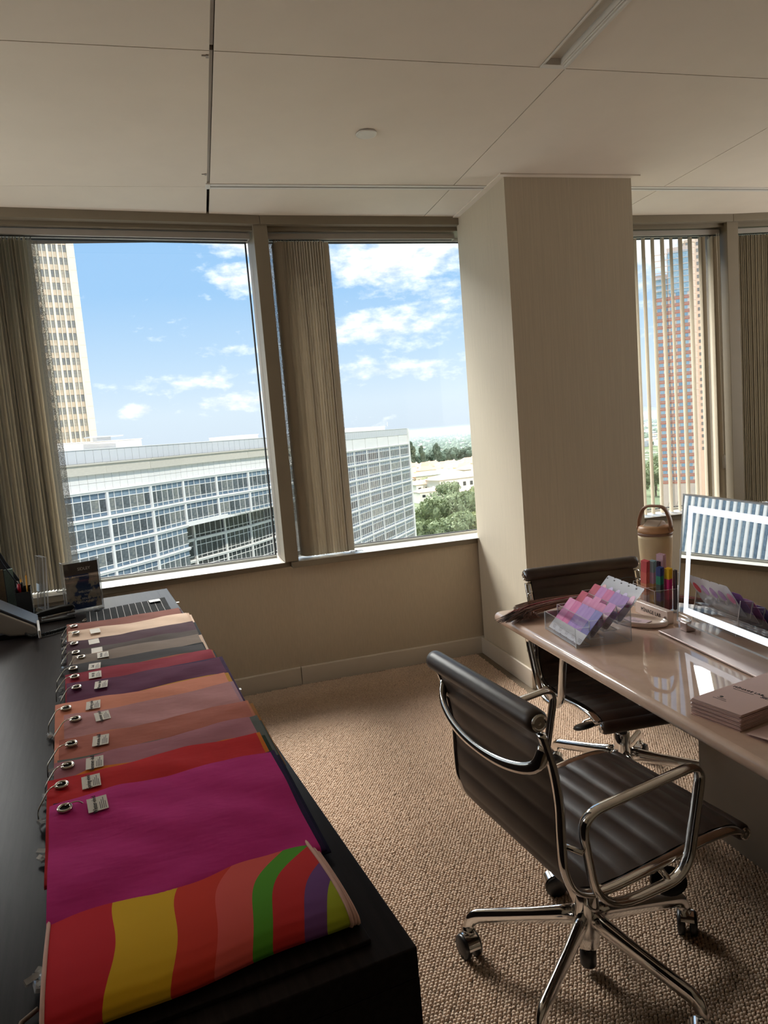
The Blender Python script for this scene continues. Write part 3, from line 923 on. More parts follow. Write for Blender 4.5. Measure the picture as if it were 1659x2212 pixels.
# --- pink banded tower and beige tower beyond the spaced vanes
M_PINK = mat('pale pink stone', srgb(232, 205, 190), 0.7, var=0.04, vscale=0.2)
M_RED = mat('red granite band', srgb(206, 132, 112), 0.7, var=0.05, vscale=0.2)
M_BEIGE2 = mat('beige stucco', srgb(232, 208, 186), 0.75, var=0.04, vscale=0.2)
M_BLUEG = facade_glass('sky painted glass', srgb(120, 150, 178), srgb(150, 178, 200), srgb(186, 204, 214), 0.2)  # sky reflection put into the glass as a pale blue base colour
pt = thing('banded_tower', 'pink tower with red bands and blue windows behind the spaced vanes', 'building', (225, 314.5, GZ), -0.68)
MB().box((0, 0, 0), (5.6, 18, 130)).box((5.6, -0.5, 0), (15.5, 18, 142)).build('body', M_PINK, pt)
rb = MB().box((-0.1, -0.15, 0), (5.6, 0.1, 0.85)).box((5.6, -0.65, 0), (15.6, -0.4, 0.85)).mesh('band', M_RED)
wn_ = MB().box((0, -0.12, 0), (1.9, 0.2, 1.55)).mesh('pane', M_BLUEG)
for r_ in range(8, 36):
    z_ = r_ * 3.35
    inst(rb, 'band', pt, (0, 0, z_)); inst(rb, 'band', pt, (0, 0, z_ + 1.2), None, (1, 1, 0.45))
    for x_, y_ in ((0.5, 0), (3.3, 0), (6.4, -0.5), (9.2, -0.5), (12.4, -0.5)):
        inst(wn_, 'pane', pt, (x_, y_, z_ + 1.65))
MB().box((0.3, -0.2, 119), (5.3, 0.3, 128.5)).box((6, -0.7, 120.5), (15.2, -0.2, 140)).build('curtain_wall', M_BLUEG, pt)
for r_ in range(7): MB().box((0, -0.85, 0), (15.5, -0.2, 0.3)).build('band', M_PINK, pt, loc=(0, 0, 122 + r_ * 2.9))
bt = thing('beige_tower', 'tall beige tower with rounded corner bays at the right edge of the spaced vanes', 'building', (256, 334, GZ), -0.66)
MB().box((2.5, 0, 0), (36, 20, 168)).build('body', M_BEIGE2, bt)
MB().lathe([(3.2, 0), (3.2, 150), (3.5, 150.2), (3.5, 151.5), (2.6, 152), (2.6, 166)], 20).build('corner_bay', M_BEIGE2, bt, loc=(2.8, 1.0, 0))
wb_ = MB().box((0, -0.1, 0), (1.5, 0.2, 1.7)).mesh('pane', M_FG3)
rg = MB().lathe([(3.35, 0), (3.35, 0.35)], 20).mesh('balcony_ring', M_PINK)
for r_ in range(12, 48):
    z_ = r_ * 3.35
    for x_ in (6.6, 9.6, 14.0, 17.0): inst(wb_, 'pane', bt, (x_, -0.02, z_ + 0.9))
    if z_ < 150:
        inst(rg, 'balcony_ring', bt, (2.8, 1.0, z_))
        inst(wb_, 'pane', bt, (1.6, -2.3, z_ + 0.8)); inst(wb_, 'pane', bt, (-0.6, -1.2, z_ + 0.8), (0, 0, -0.9))

# --- houses of the hillside estate
M_STUCCO = mat('cream stucco', srgb(242, 226, 200), 0.8, var=0.04, vscale=0.1)
M_STUCCO2 = mat('pale stucco', srgb(240, 232, 220), 0.8, var=0.04, vscale=0.1)
M_TERRA = mat('terracotta roof', srgb(222, 178, 148), 0.8, var=0.12, vscale=0.6, stretch=(1, 6, 1))
M_TERRA2 = mat('pink tile roof', srgb(214, 186, 168), 0.8, var=0.12, vscale=0.6, stretch=(1, 6, 1))
M_GREENR = mat('pale green metal roof', srgb(168, 188, 170), 0.6, var=0.05)
HW = MB().box((-0.5, -0.5, 0), (0.5, 0.5, 1)).mesh('wall', M_STUCCO)
HW2 = HW.copy(); HW2.materials[0] = M_STUCCO2


def hip(mat_):
    return MB().add([(-0.54, -0.56, 0), (0.54, -0.56, 0), (0.54, 0.56, 0), (-0.54, 0.56, 0), (-0.28, 0, 1), (0.28, 0, 1)],
                    [(0, 1, 5, 4), (1, 2, 5), (2, 3, 4, 5), (3, 0, 4), (3, 2, 1, 0)]).mesh('roof', mat_)


ROOFS = [hip(M_TERRA), hip(M_TERRA2), hip(M_GREENR)]
PANE = MB().box((-0.5, -0.05, 0), (0.5, 0.05, 1)).mesh('pane', M_FG4)


def house(x, y, w, d, h, rz, roof, wall, label, pos=None):
    t_ = thing('house', label, 'house', (x, y, GZ), rz, 'houses on the plain below')
    inst(wall, 'wall', t_, (0, 0, 0), None, (w, d, h))
    inst(ROOFS[roof], 'roof', t_, (0, 0, h), None, (w, d, h * 0.28))
    n = max(2, int(w / 7))
    for k in range(n):
        inst(PANE, 'pane', t_, (-w / 2 + w * (k + 0.5) / n, -d / 2 - 0.1, h * 0.55), None, (w / n * 0.4, 1, h * 0.22))
    # a chimney block
    MBox = inst(wall, 'chimney', t_, (w * 0.3, d * 0.1, h), None, (w * 0.07, w * 0.07, h * 0.34))
    return t_


house(236, 640, 62, 26, 17, 0.22, 1, HW2, 'large white house with pink tiled roof nearest behind the green trees')
house(205, 655, 30, 20, 13, 0.2, 0, HW2, 'low house with orange roof left of the large white house')
house(224, 575, 46, 16, 9, 0.25, 1, HW2, 'pink roofed wing right above the green trees')
house(262, 588, 34, 16, 11, 0.3, 1, HW2, 'white house with pale roof at the right, beside the column')
house(190, 600, 22, 16, 10, 0.1, 0, HW2, 'small orange roofed house beside the office block corner')
house(246, 745, 58, 20, 15, 0.16, 2, HW, 'long house with pale green roof in the middle distance')
house(205, 735, 20, 18, 13, 0.1, 0, HW, 'narrow cream house beside the office block corner')
house(306, 770, 50, 24, 16, 0.3, 0, HW, 'cream house with terracotta roof at the right of the green roof')
ORD = ['first', 'second', 'third', 'fourth', 'fifth', 'sixth', 'seventh', 'eighth']
kk = 0
ROWS = ('the nearest', 'the second', 'the third', 'the fourth', 'the fifth', 'the sixth', 'the farthest')
for row in range(7):
    yy = 806 + 30 * row
    pw_ = 0.118 * yy / 4
    for k in range(4):
        x_ = 0.272 * yy + (k + 0.5) * pw_ + (pw_ * 0.3 if row % 2 else 0)
        house(x_, yy, pw_ * random.uniform(0.72, 0.92), 13 + random.uniform(0, 3), random.uniform(12, 18), random.uniform(-0.05, 0.12), 0, HW if row < 5 else HW2,
              'cream terrace house, %s from the left in %s hillside row' % (ORD[k], ROWS[row]))

# --- trees
M_LEAF = mat('tree leaves', srgb(138, 150, 112), 0.8, var=0.3, vscale=0.35, spec=0.2)
M_LEAF2 = mat('dark conifer leaves', srgb(112, 128, 108), 0.85, var=0.25, vscale=0.3, spec=0.2)
M_LEAF3 = mat('yellow green leaves', srgb(164, 170, 122), 0.8, var=0.25, vscale=0.35, spec=0.2)
M_BARK = mat('bark', srgb(96, 82, 66), 0.9, var=0.2)


def crown_mesh(seed, n, mat_, tall=False):
    r = random.Random(seed); m_ = MB()
    blobs = []
    for k in range(10):
        if tall: blobs.append((r.uniform(-0.07, 0.07), r.uniform(-0.07, 0.07), 0.1 + 0.085 * k, 0.19 * (1 - 0.06 * k)))
        else:
            a = r.uniform(0, 2 * PI); q = r.uniform(0.0, 0.30); z = r.uniform(0.32, 0.80)
            blobs.append((q * math.cos(a), q * math.sin(a), z, r.uniform(0.14, 0.22) * (1.15 - 0.5 * abs(z - 0.5))))
    for k in range(n):
        bx, by, bz, br = r.choice(blobs)
        u = Vector((r.gauss(0, 1), r.gauss(0, 1), r.gauss(0, 1))).normalized() * br * r.uniform(0.75, 1.08)
        c = Vector((bx, by, bz)) + u
        s_ = r.uniform(0.018, 0.036)
        a = Vector((r.gauss(0, 1), r.gauss(0, 1), r.gauss(0, 1))).normalized(); b = a.orthogonal().normalized()
        m_.add([c + a * s_, c - a * s_ * 0.5 + b * s_, c - a * s_ * 0.6 - b * s_], [(0, 1, 2)])
    for bx, by, bz, br in blobs:      # inner mass
        m_.lathe([(0.01, -br * 0.75), (br * 0.55, -br * 0.5), (br * 0.78, 0), (br * 0.55, br * 0.5), (0.01, br * 0.75)], 8, mtx=Matrix.Translation((bx, by, bz)))
    return m_.mesh('crown', mat_)


CR = [crown_mesh(1, 2600, M_LEAF), crown_mesh(2, 2600, M_LEAF), crown_mesh(3, 2400, M_LEAF3), crown_mesh(4, 1500, M_LEAF2, True), crown_mesh(5, 1500, M_LEAF2)]
TR = MB().tube([(0, 0, 0), (0.01, 0, 0.3), (0.0, 0.01, 0.6)], [0.03, 0.02, 0.01], 7).mesh('trunk', M_BARK)


def tree(kind, x, y, h, w, label):
    t_ = thing('tree', label, 'tree', (x, y, GZ), random.uniform(0, 6), 'trees on the plain below')
    inst(CR[kind], 'crown', t_, (0, 0, 0), None, (w, w, h)); inst(TR, 'trunk', t_, (0, 0, 0), None, (h, h, h))


near_trees = [(0, 112, 352, 30, 26, 'round green tree against the office block corner'), (1, 121, 360, 34, 30, 'tallest green tree in the middle of the right hand pane'),
              (0, 131, 356, 32, 26, 'green tree just right of the tallest tree'), (2, 146, 372, 31, 26, 'yellow green tree at the right edge beside the column'),
              (1, 153, 392, 30, 26, 'green tree behind the yellow green tree beside the column'), (0, 118, 330, 24, 26, 'lower green tree in front of the tallest tree'),
              (2, 132, 334, 22, 24, 'short yellow green tree at the foot of the right hand pane'), (1, 106, 336, 22, 24, 'short green tree by the foot of the office block'),
              (1, 196, 560, 22, 24, 'green tree between the white house and the office block'), (0, 262, 628, 26, 26, 'green tree at the right of the large white house'),
              (2, 222, 700, 16, 26, 'bright green tree between two hillside houses')]
for a_ in near_trees: tree(*a_)
for k, (x_, y_, h_) in enumerate(((252, 1030, 36), (300, 1010, 52), (318, 1020, 44), (342, 1025, 46), (352, 1040, 40), (268, 930, 40))):
    tree(3, x_, y_, h_, h_ * 0.62, 'dark conifer, %s from the left behind the cream hillside houses' % ORD[k])
for k in range(8):
    tree(4, 330 + k * 17 + random.uniform(-5, 5), 1090 + random.uniform(-20, 40), random.uniform(26, 34), 34, 'broad dark tree, %s from the left in the line beyond the houses' % ORD[k])
for k, (x_, y_, h_) in enumerate(((355, 505, 30), (375, 520, 34), (395, 545, 32), (415, 560, 36), (440, 600, 34), (330, 470, 26))):
    tree(k % 2, x_, y_, h_, 28, 'green tree, %s from the left at the foot of the pink tower' % ORD[k])

# far plain: scattered roofs and tree clumps nobody could count
fm = MB()
for k in range(3800):
    yy = 1180 + 5200 * random.random() ** 1.5
    xx = yy * random.uniform(0.22, 0.44) if random.random() < 0.72 else yy * random.uniform(0.6, 0.9)
    w_ = random.uniform(9, 26) * (1 + yy / 5000); h_ = random.uniform(4, 10) * (1 + yy / 8000)
    fm.box((-w_ / 2, -w_ / 3, 0), (w_ / 2, w_ / 3, h_), random.choice((0, 0, 0, 1, 2)), Matrix.Translation((xx, yy, GZ)) @ Matrix.Rotation(random.uniform(0, 1.5), 4, 'Z'))
for k in range(2300):
    yy = 1160 + 6000 * random.random() ** 1.5
    xx = yy * random.uniform(0.22, 0.45) if random.random() < 0.72 else yy * random.uniform(0.6, 0.9)
    r_ = random.uniform(5, 11) * (1 + yy / 6000)
    fm.lathe([(0.3 * r_, 0), (r_, 0.5 * r_), (0.8 * r_, 1.1 * r_), (0.1 * r_, 1.5 * r_)], 6, 3, mtx=Matrix.Translation((xx, yy, GZ)))
o = fm.build('far_city', [M_STUCCO2, M_TERRA2, mat('grey roof', srgb(186, 188, 192), 0.8), M_LEAF2]); tag(o, 'scatter of far pale roofs and treetops on the hazy plain', 'city', kind='stuff')
hl = MB()
for k in range(30):
    x_ = 5200 + k * 130; y_ = 8600 - k * 60
    hl.lathe([(900, 0), (500, 70 + 30 * math.sin(k * 0.7)), (150, 110 + 50 * math.sin(k * 0.7))], 10, mtx=Matrix.Translation((x_, y_, GZ - 5)))
struct(hl.build('hills', mat('far hills', srgb(120, 130, 130), 0.9, var=0.1, vscale=0.002)), 'low far hills on the horizon')

# sun-lit haze over the far plain
hz = MB().box((150, 1150, GZ + 0.5), (9000, 9500, 8)).build('haze', bpy.data.materials.new('haze'))
m = hz.data.materials[0]; m.use_nodes = True
nt = m.node_tree; nt.nodes.remove(nt.nodes['Principled BSDF'])
sc_ = nt.nodes.new('ShaderNodeVolumeScatter'); sc_.inputs['Color'].default_value = (0.50, 0.57, 0.66, 1); sc_.inputs['Density'].default_value = 0.0002
nt.links.new(sc_.outputs[0], nt.nodes['Material Output'].inputs['Volume'])
struct(hz, 'pale haze over the far plain')

# white striped tower off to the left, seen only in the mirror
tw2 = thing('striped_tower', 'white striped tower reflected in the lighted mirror', 'building', (-88, 96, GZ), math.radians(56))
MB().box((0, 0, 0), (46, 30, 175)).build('body', M_CREAM, tw2)
fin = MB().box((-0.24, -0.6, 0), (0.24, 0, 175)).mesh('fin', M_CONC)
gls = MB().box((0, -0.12, 0), (0.8, 0, 175)).mesh('glass_strip', M_FG2)
for k in range(28):
    inst(fin, 'fin', tw2, (9 + k * 1.3, 0, 0)); inst(gls, 'glass_strip', tw2, (9.25 + k * 1.3, 0, 0))
for k in range(3): inst(gls, 'glass_strip', tw2, (0.6 + 2.4 * k, 0, 0), None, (2.0, 1, 1))

# ------------------------------------------------------------------ left desk
DZ = 0.737
D0 = Vector((0.212, 0.865))
DU = Vector((-0.15795, 0.98745)); DV = Vector((-0.98745, -0.15795))
DROT = math.atan2(0.15795, 0.98745)


def desk(s_, t_, z=0.745):
    """s along the right edge away from the camera, t leftwards from that edge"""
    p = D0 + DU * s_ + DV * t_
    return (p.x, p.y, z)


def wood_mat(name, col, rough, sc=(30, 1.5, 30)):
    m = bpy.data.materials.new(name); m.use_nodes = True
    t = NT(m); p = t.n['Principled BSDF']; p.inputs['Roughness'].default_value = rough
    v = t.obj(sc); n = t.noise(v, 3.0, 6, 0.65)
    t.l.new(t.ramp(n, [(0.3, tuple(c * 0.75 for c in col)), (0.7, tuple(c * 1.3 for c in col))]), p.inputs['Base Color'])
    t.l.new(t.bump(n, 0.06, 0.001), p.inputs['Normal'])
    p.inputs['Specular IOR Level'].default_value = 0.03
    return m


M_ESP = wood_mat('espresso veneer', srgb(40, 35, 34), 0.33)
dk = thing('desk', 'long espresso wood desk along the left, covered with cloth bundles', 'desk', (D0.x, D0.y, 0), DROT)
MB().box((-1.15, 0.0, DZ - 0.045), (0.0, 2.905, DZ)).build('desktop', M_ESP, dk, bevel=0.003)
MB().box((-1.15, 0.0, 0), (0.0, 0.04, DZ - 0.045)).build('end_panel', M_ESP, dk, bevel=0.002)
MB().box((-1.15, 2.865, 0), (0.0, 2.905, DZ - 0.045)).build('end_panel', M_ESP, dk, bevel=0.002)
MB().box((-0.03, 0.04, 0.0), (-0.002, 2.865, DZ - 0.045)).build('modesty_panel', M_ESP, dk)
MB().box((-1.10, 0.035, DZ + 0.0005), (-0.053, 2.86, 0.745)).build('top_leaf', M_ESP, dk, bevel=0.0015)
# small clear bumpers along the right edge
bm_ = MB().box((0, -0.008, 0), (0.012, 0.008, 0.004)).mesh('edge_bumper', M_WHITE)
for s_ in (2.50, 2.15, 1.16): inst(bm_, 'edge_bumper', dk, (-0.004, s_, DZ))

# ------------------------------------------------------------------ cloth bundles
M_GROM = mat('eyelet metal', (0.55, 0.50, 0.44), 0.2, metal=1.0, var=0.05)
M_TAG = mat('white cloth tag', srgb(228, 220, 208), 0.8, var=0.03)
M_INK = mat('dark print', (0.02, 0.018, 0.02), 0.7)
M_CLIP = clear_mat('clear plastic clip', (0.86, 0.88, 0.90), 0.05, base=0.12, frost=0.22)
M_SHINY = mat('wire pin', (0.62, 0.57, 0.50), 0.18, metal=1.0)


def fabric(col, name=None, sheen=0.0, rough=0.78):
    key = name or 'cotton %d %d %d' % col
    return mat(key, srgb(*col), 0.82, var=0.05, vscale=14, bump=0.35, bscale=9, bdist=0.006, spec=0.10, bstretch=(1.0, 2.6, 1.0))


def hnoise(x, y, seed):
    return (math.sin(x * 23 + seed * 1.7 + 3 * math.sin(y * 17 + seed)) * 0.5 + math.sin(y * 31 - x * 9 + seed * 2.3) * 0.3 + math.sin((x + y) * 57 + seed * 4.1) * 0.2)


def cloth_layer(x0, x1, y_near, y_far, z_near, slope, th, seed, amp, skew=0.0, parent=None, mat_=None, name='cloth_layer', nxx=34, curl=0.0, roll=None):
    """one folded cloth: upper sheet, rounded fold at the near edge, lower sheet"""
    prof = []
    L = y_far - y_near
    n1 = 16
    for k in range(n1 + 1): prof.append((1 - k / n1, 1, 0))
    for k in range(1, 6): prof.append((0, 1 - 2 * k / 6, math.sin(PI * k / 6)))
    for k in range(7): prof.append((k / 6, -1, 0))
    m_ = MB()
    rl = th * 0.5 if roll is None else roll

    def f(u, v):
        i = int(round(v * (len(prof) - 1)))
        yy, sgn, out = prof[i]
        x = x0 + (x1 - x0) * u
        edge = 0.0035 * hnoise(x * 1.3, 0.3 + seed, seed + 5) + skew * (u - 0.5) + 0.007 * math.sin(u * 5.2 + seed * 1.9) * yy + 0.005 * math.sin(u * 11 + seed) * yy
        y = y_near + L * yy - out * rl + edge + 0.002 * hnoise(x * 2, 5, seed)
        w = min(1, (yy * L) / 0.04)
        z = z_near + slope * L * yy + sgn * th / 2
        env = 0.35 + 0.65 * math.sin(PI * min(1, yy * 0.9 + 0.1)) ** 0.5
        z += amp * (hnoise(x, y, seed) * 0.5 + 0.5) * env * (1 if sgn > 0 else 0.3)
        # corner near the eyelet lifts a little
        z += curl * math.exp(-((u * (x1 - x0)) / 0.06) ** 2) * max(0, yy - 0.55) * 2
        z += 0.003 * math.exp(-((u * (x1 - x0) - 0.11) / 0.035) ** 2) * max(0, yy - 0.5)
        return (x, y, max(z, 0.7455 - 0.0))
    m_.grid(f, nxx, len(prof) - 1, flip=True)
    return m_.build(name, mat_, parent, True)


M_STRIPEW = [None]


def pinstripe_mat():
    m = bpy.data.materials.new('pinstripe wool'); m.use_nodes = True
    t = NT(m); p = t.n['Principled BSDF']; p.inputs['Roughness'].default_value = 0.9; p.inputs['Specular IOR Level'].default_value = 0.06
    tc_ = t.new('ShaderNodeTexCoord'); sp_ = t.new('ShaderNodeSeparateXYZ'); t.l.new(tc_.outputs['Object'], sp_.inputs[0])
    f = t.math('FRACT', t.math('MULTIPLY', sp_.outputs[0], 1 / 0.0265))
    line = t.math('LESS_THAN', f, 0.055)
    n = t.noise(t.obj((300, 300, 300)), 2, 2)
    c = t.new('ShaderNodeMix', data_type='RGBA'); t.l.new(line, c.inputs['Factor'])
    t.l.new(t.ramp(n, [(0.3, (0.006, 0.006, 0.006)), (0.7, (0.012, 0.012, 0.012))]), c.inputs['A']); c.inputs['B'].default_value = (0.42, 0.40, 0.38, 1)
    t.l.new(c.outputs['Result'], p.inputs['Base Color'])
    return m


def rainbow_mat():
    m = bpy.data.materials.new('rainbow striped print'); m.use_nodes = True
    t = NT(m); p = t.n['Principled BSDF']; p.inputs['Roughness'].default_value = 0.85; p.inputs['Specular IOR Level'].default_value = 0.08
    tc_ = t.new('ShaderNodeTexCoord'); sp_ = t.new('ShaderNodeSeparateXYZ'); t.l.new(tc_.outputs['Object'], sp_.inputs[0])
    x, y = sp_.outputs[0], sp_.outputs[1]
    # stripes lean more and more towards the right hand end
    u = t.math('DIVIDE', t.math('ADD', x, 0.458), 0.385)
    lean = t.math('MULTIPLY', t.math('SUBTRACT', y, 0.13), t.math('ADD', t.math('MULTIPLY', t.math('MULTIPLY', u, u), -1.5), -0.20))
    wob = t.math('MULTIPLY', t.math('SINE', t.math('ADD', t.math('MULTIPLY', y, 26), t.math('MULTIPLY', u, 4))), 0.016)
    q = t.math('ADD', t.math('ADD', u, lean), wob)
    cols = [(0.0, srgb(206, 48, 56)), (0.195, srgb(226, 178, 44)), (0.405, srgb(214, 66, 52)), (0.55, srgb(226, 96, 88)), (0.685, srgb(92, 158, 52)),
            (0.765, srgb(208, 58, 58)), (0.895, srgb(122, 82, 138)), (1.0, srgb(176, 186, 58))]
    t.l.new(t.ramp(q, cols, 'CONSTANT'), p.inputs['Base Color'])
    t.l.new(t.bump(t.noise(t.obj((600, 600, 600)), 2, 2), 0.1, 0.0005), p.inputs['Normal'])
    return m


SLOPE = 0.135
TH = 0.0045


def pin(parent, ex, ey, ez, dx, dy):
    """bent wire pin from an eyelet out to the desk"""
    pts = round_path([(ex + 0.004, ey + 0.006, ez - 0.004), (ex, ey, ez + 0.006), (ex + dx * 0.5, ey + dy * 0.5, ez + 0.006), (ex + dx, ey + dy, max(0.749, ez - 0.022)), (ex + dx - 0.003, ey + dy + 0.012, 0.748)], 0.008, 4)
    MB().tube(pts, 0.0013, 7).build('wire_pin', M_SHINY, parent, True)


def eyelet(parent, x, y, z, tilt):
    m_ = MB()
    ring_ = [(0.0105 * math.cos(a), 0.0105 * math.sin(a), 0.0012) for a in [2 * PI * k / 22 for k in range(22)]]
    m_.tube(ring_, 0.0030, 8, closed=True)
    m_.build('eyelet', M_GROM, parent, True, loc=(x, y, z), rot=(tilt, 0, 0))
    MB().lathe([(0.0085, 0.0), (0.0085, 0.0006)], 18).build('eyelet_hole', M_BLACK, parent, loc=(x, y, z), rot=(tilt, 0, 0))


def tagp(parent, x, y, z, tilt, w, h, words, rz=0.0):
    t_ = MB().box((-w / 2, -h / 2, 0), (w / 2, h / 2, 0.0006)).build('label_tag', M_TAG, parent, loc=(x, y, z), rot=(tilt, 0, rz))
    if words:
        o = lettering(words, h * 0.26, M_INK, t_, (-w * 0.14, 0, 0.0008), (0, 0, PI / 2), sx=0.95)
        m_ = MB()
        for k in range(4):
            xx = w * (0.10 + 0.09 * k)
            m_.box((xx, -h * 0.42, 0.0006), (xx + w * 0.03, -h * 0.42 + h * (0.5 + 0.3 * ((k * 7) % 3) / 2), 0.0009))
        m_.build('print_lines', M_INK, t_)
    return t_


def clip(parent, x, y, seed):
    r = random.Random(seed); m_ = MB()
    for k in range(4):
        M = Matrix.Translation((x + r.uniform(-0.008, 0.008), y + r.uniform(-0.012, 0.012), 0.752 + r.uniform(0, 0.012))) @ Matrix.Rotation(r.uniform(0, 3), 4, 'Z') @ Matrix.Rotation(r.uniform(-0.6, 0.6), 4, 'X')
        m_.box((-0.009, -0.004, -0.003), (0.009, 0.004, 0.003), 0, M)
    m_.build('plastic_clip', M_CLIP, parent)


# (s of far edge, left t, right t, near s, top colour, under colours, words, label)
BUND = [
    (2.125, 0.455, 0.036, 1.83, (122, 70, 56), [(70, 34, 36)], None, 'rust brown cloth bundle next to the pinstripe cloth'),
    (1.990, 0.448, 0.024, 1.70, (214, 184, 160), [(206, 172, 148), (226, 196, 172)], 'A', 'pale beige cloth bundle third from the window'),
    (1.850, 0.453, 0.020, 1.56, (70, 40, 50), [(28, 26, 30)], 'W', 'dark plum cloth bundle next to the pale beige one'),
    (1.725, 0.448, 0.026, 1.44, (76, 64, 58), [(24, 22, 22)], 'A', 'dark brown cloth bundle between dark plum and taupe ones'),
    (1.632, 0.432, 0.034, 1.34, (128, 112, 100), [(206, 176, 154), (22, 40, 46)], 'W-60r', 'taupe grey cloth bundle with beige layers beneath'),
    (1.526, 0.455, 0.040, 1.22, (62, 58, 58), [(16, 16, 16)], 'S-61', 'charcoal grey cloth bundle between taupe and crimson'),
    (1.420, 0.450, 0.030, 1.12, (142, 34, 52), [(150, 70, 50), (10, 44, 40)], 'W-10', 'crimson cloth bundle between charcoal and purple'),
    (1.312, 0.445, 0.022, 1.01, (92, 38, 70), [(60, 30, 70), (20, 28, 26)], 'Winter-dark', 'deep purple cloth bundle between crimson and coral'),
    (1.150, 0.470, 0.036, 0.85, (216, 138, 112), [(196, 140, 54), (214, 142, 118)], 'Spring-pale', 'coral peach cloth bundle with mustard edge behind'),
    (1.052, 0.448, 0.038, 0.75, (186, 132, 132), [(176, 136, 150), (168, 158, 60)], 'Summer-pale', 'mauve pink cloth bundle between coral and terracotta'),
    (0.896, 0.456, 0.033, 0.60, (178, 104, 88), [(196, 122, 92), (160, 104, 40)], 'Autumn-dull', 'terracotta cloth bundle between the two mauve ones'),
    (0.775, 0.462, 0.048, 0.47, (172, 112, 122), [(98, 100, 94), (70, 78, 72)], 'Summer-dull', 'dusty rose cloth bundle with grey green layer behind'),
    (0.686, 0.472, 0.056, 0.38, (204, 40, 44), [(222, 122, 34), (40, 60, 44)], 'Spring-vivid', 'bright red cloth bundle with orange edge behind'),
    (0.568, 0.464, 0.054, 0.250, (206, 54, 136), [(54, 40, 78), (34, 30, 60)], 'Winter-vivid', 'vivid magenta cloth bundle on top, nearest full one'),
]
for k, (sf, tl, tr_, sn, colr, und, words, lab) in enumerate(BUND):
    b = thing('cloth_bundle', lab, 'cloth bundle', (D0.x, D0.y, 0), DROT, 'colour drape bundles on the desk')
    x0, x1 = -tl, -tr_
    zn = 0.7455 + TH * (len(und) + 0.5)
    big = k == len(BUND) - 1
    for q, uc in enumerate(reversed(und)):
        lev = q
        dxr = (0.013 if q == len(und) - 1 else 0.020) * (1.0 if k not in (11,) else 1.7)
        cloth_layer(x0 + 0.004, x1 + dxr * random.uniform(0.5, 1.0), sn + 0.004, sf + (0.012 if q == len(und) - 1 else 0.004), 0.7455 + TH * (lev + 0.5), SLOPE, TH * 0.8, k * 3 + q, 0.001, 0.0, b, fabric(uc), nxx=16)
    cloth_layer(x0, x1, sn, sf, zn, SLOPE, TH * (2.2 if big else 1.0), k * 3.7 + 1, 0.010 if big else 0.008, random.uniform(-0.006, 0.006), b,
                fabric(colr), curl=0.004, nxx=44, roll=0.006 if big else None)
    tilt = math.atan(SLOPE)
    ex, ey = x0 + 0.026, sf - 0.036
    ez = zn + SLOPE * (ey - sn) + (TH * 1.1 + 0.0105 if big else TH / 2 + 0.0085)
    eyelet(b, ex, ey, ez, tilt)
    if big: pin(b, ex, ey, ez, 0.046, 0.012)
    else: pin(b, ex, ey, ez, -0.046 + random.uniform(-0.006, 0.006), -0.030 + random.uniform(-0.008, 0.008))
    clip(b, x0 - 0.012, sf - 0.075, k)
    if words is not None:
        tz = zn + SLOPE * (sf - 0.052 - sn) + (TH * 1.1 + 0.0105 if big else TH / 2 + 0.0085)
        tagp(b, x0 + 0.082 + random.uniform(-0.006, 0.010), sf - 0.046, tz, tilt, 0.034, 0.044, words if len(words) > 3 else None, random.uniform(-0.1, 0.12))

# pinstripe cloth farthest away
b = thing('pinstripe_cloth', 'folded black pinstripe cloth, farthest on the desk', 'cloth bundle', (D0.x, D0.y, 0), DROT, 'colour drape bundles on the desk')
cloth_layer(-0.385, -0.055, 2.07, 2.44, 0.753, 0.05, 0.013, 71, 0.004, 0.05, b, pinstripe_mat(), nxx=34, roll=0.010)
tagp(b, -0.105, 2.405, 0.784, 0.05, 0.045, 0.036, None, 0.1)
hp = thing('headband_strap', 'black fabric headband with a pale wire loop beside the pinstripe cloth', 'headband', desk(2.40, 0.375), DROT)
m_ = MB()
for q in range(5):
    a0 = -0.5 + q * 0.22
    m_.tube([(0.012 + 0.05 * (k / 6) * math.cos(a0), 0.05 * (k / 6) * math.sin(a0), 0.006 + 0.018 * math.sin(PI * k / 6) + 0.003 * q) for k in range(7)], 0.010, 8, flat=(0.5, 1.2))
m_.build('strap', fabric((18, 18, 18)), hp, True)
MB().tube([(0.004 + 0.032 * math.cos(a), 0.022 * math.sin(a), 0.012 + 0.01 * math.cos(a)) for a in [PI * 0.45 + PI * 1.15 * k / 12 for k in range(13)]], 0.0016, 7).build('wire_loop', mat('pale wire', srgb(214, 196, 178), 0.3, metal=0.6), hp, True)

# rainbow striped cloth, nearest the camera
rb_ = thing('rainbow_cloth', 'rolled rainbow striped cloth with pink piping, nearest on the desk', 'cloth bundle', (D0.x, D0.y, 0), DROT, 'colour drape bundles on the desk')
M_PIPE = fabric((226, 184, 168))


def rb_surf(u, v, lift=0.0):
    """section: flat top from under the magenta cloth, big rounded near edge down to the desk"""
    x = -0.458 + (0.458 - 0.073) * u
    sk = 0.020 * (u - 0.5) - 0.022 * math.sin(PI * u) * 0
    pts = [(0.38, 0.010), (0.30, 0.017), (0.25, 0.023), (0.19, 0.030), (0.14, 0.033), (0.10, 0.032), (0.074, 0.028), (0.058, 0.021), (0.053, 0.013), (0.058, 0.005), (0.07, 0.002), (0.12, 0.001)]
    t_ = v * (len(pts) - 1); k = min(int(t_), len(pts) - 2); t_ -= k
    y = pts[k][0] * (1 - t_) + pts[k + 1][0] * t_; z = pts[k][1] * (1 - t_) + pts[k + 1][1] * t_
    z *= 1.0 + 0.03 * math.sin(u * 9 + 1)
    y += sk * (1 - min(1, max(0, (y - 0.1) / 0.25))) + 0.003 * math.sin(u * 11)
    return (x, y, 0.7458 + z + lift)


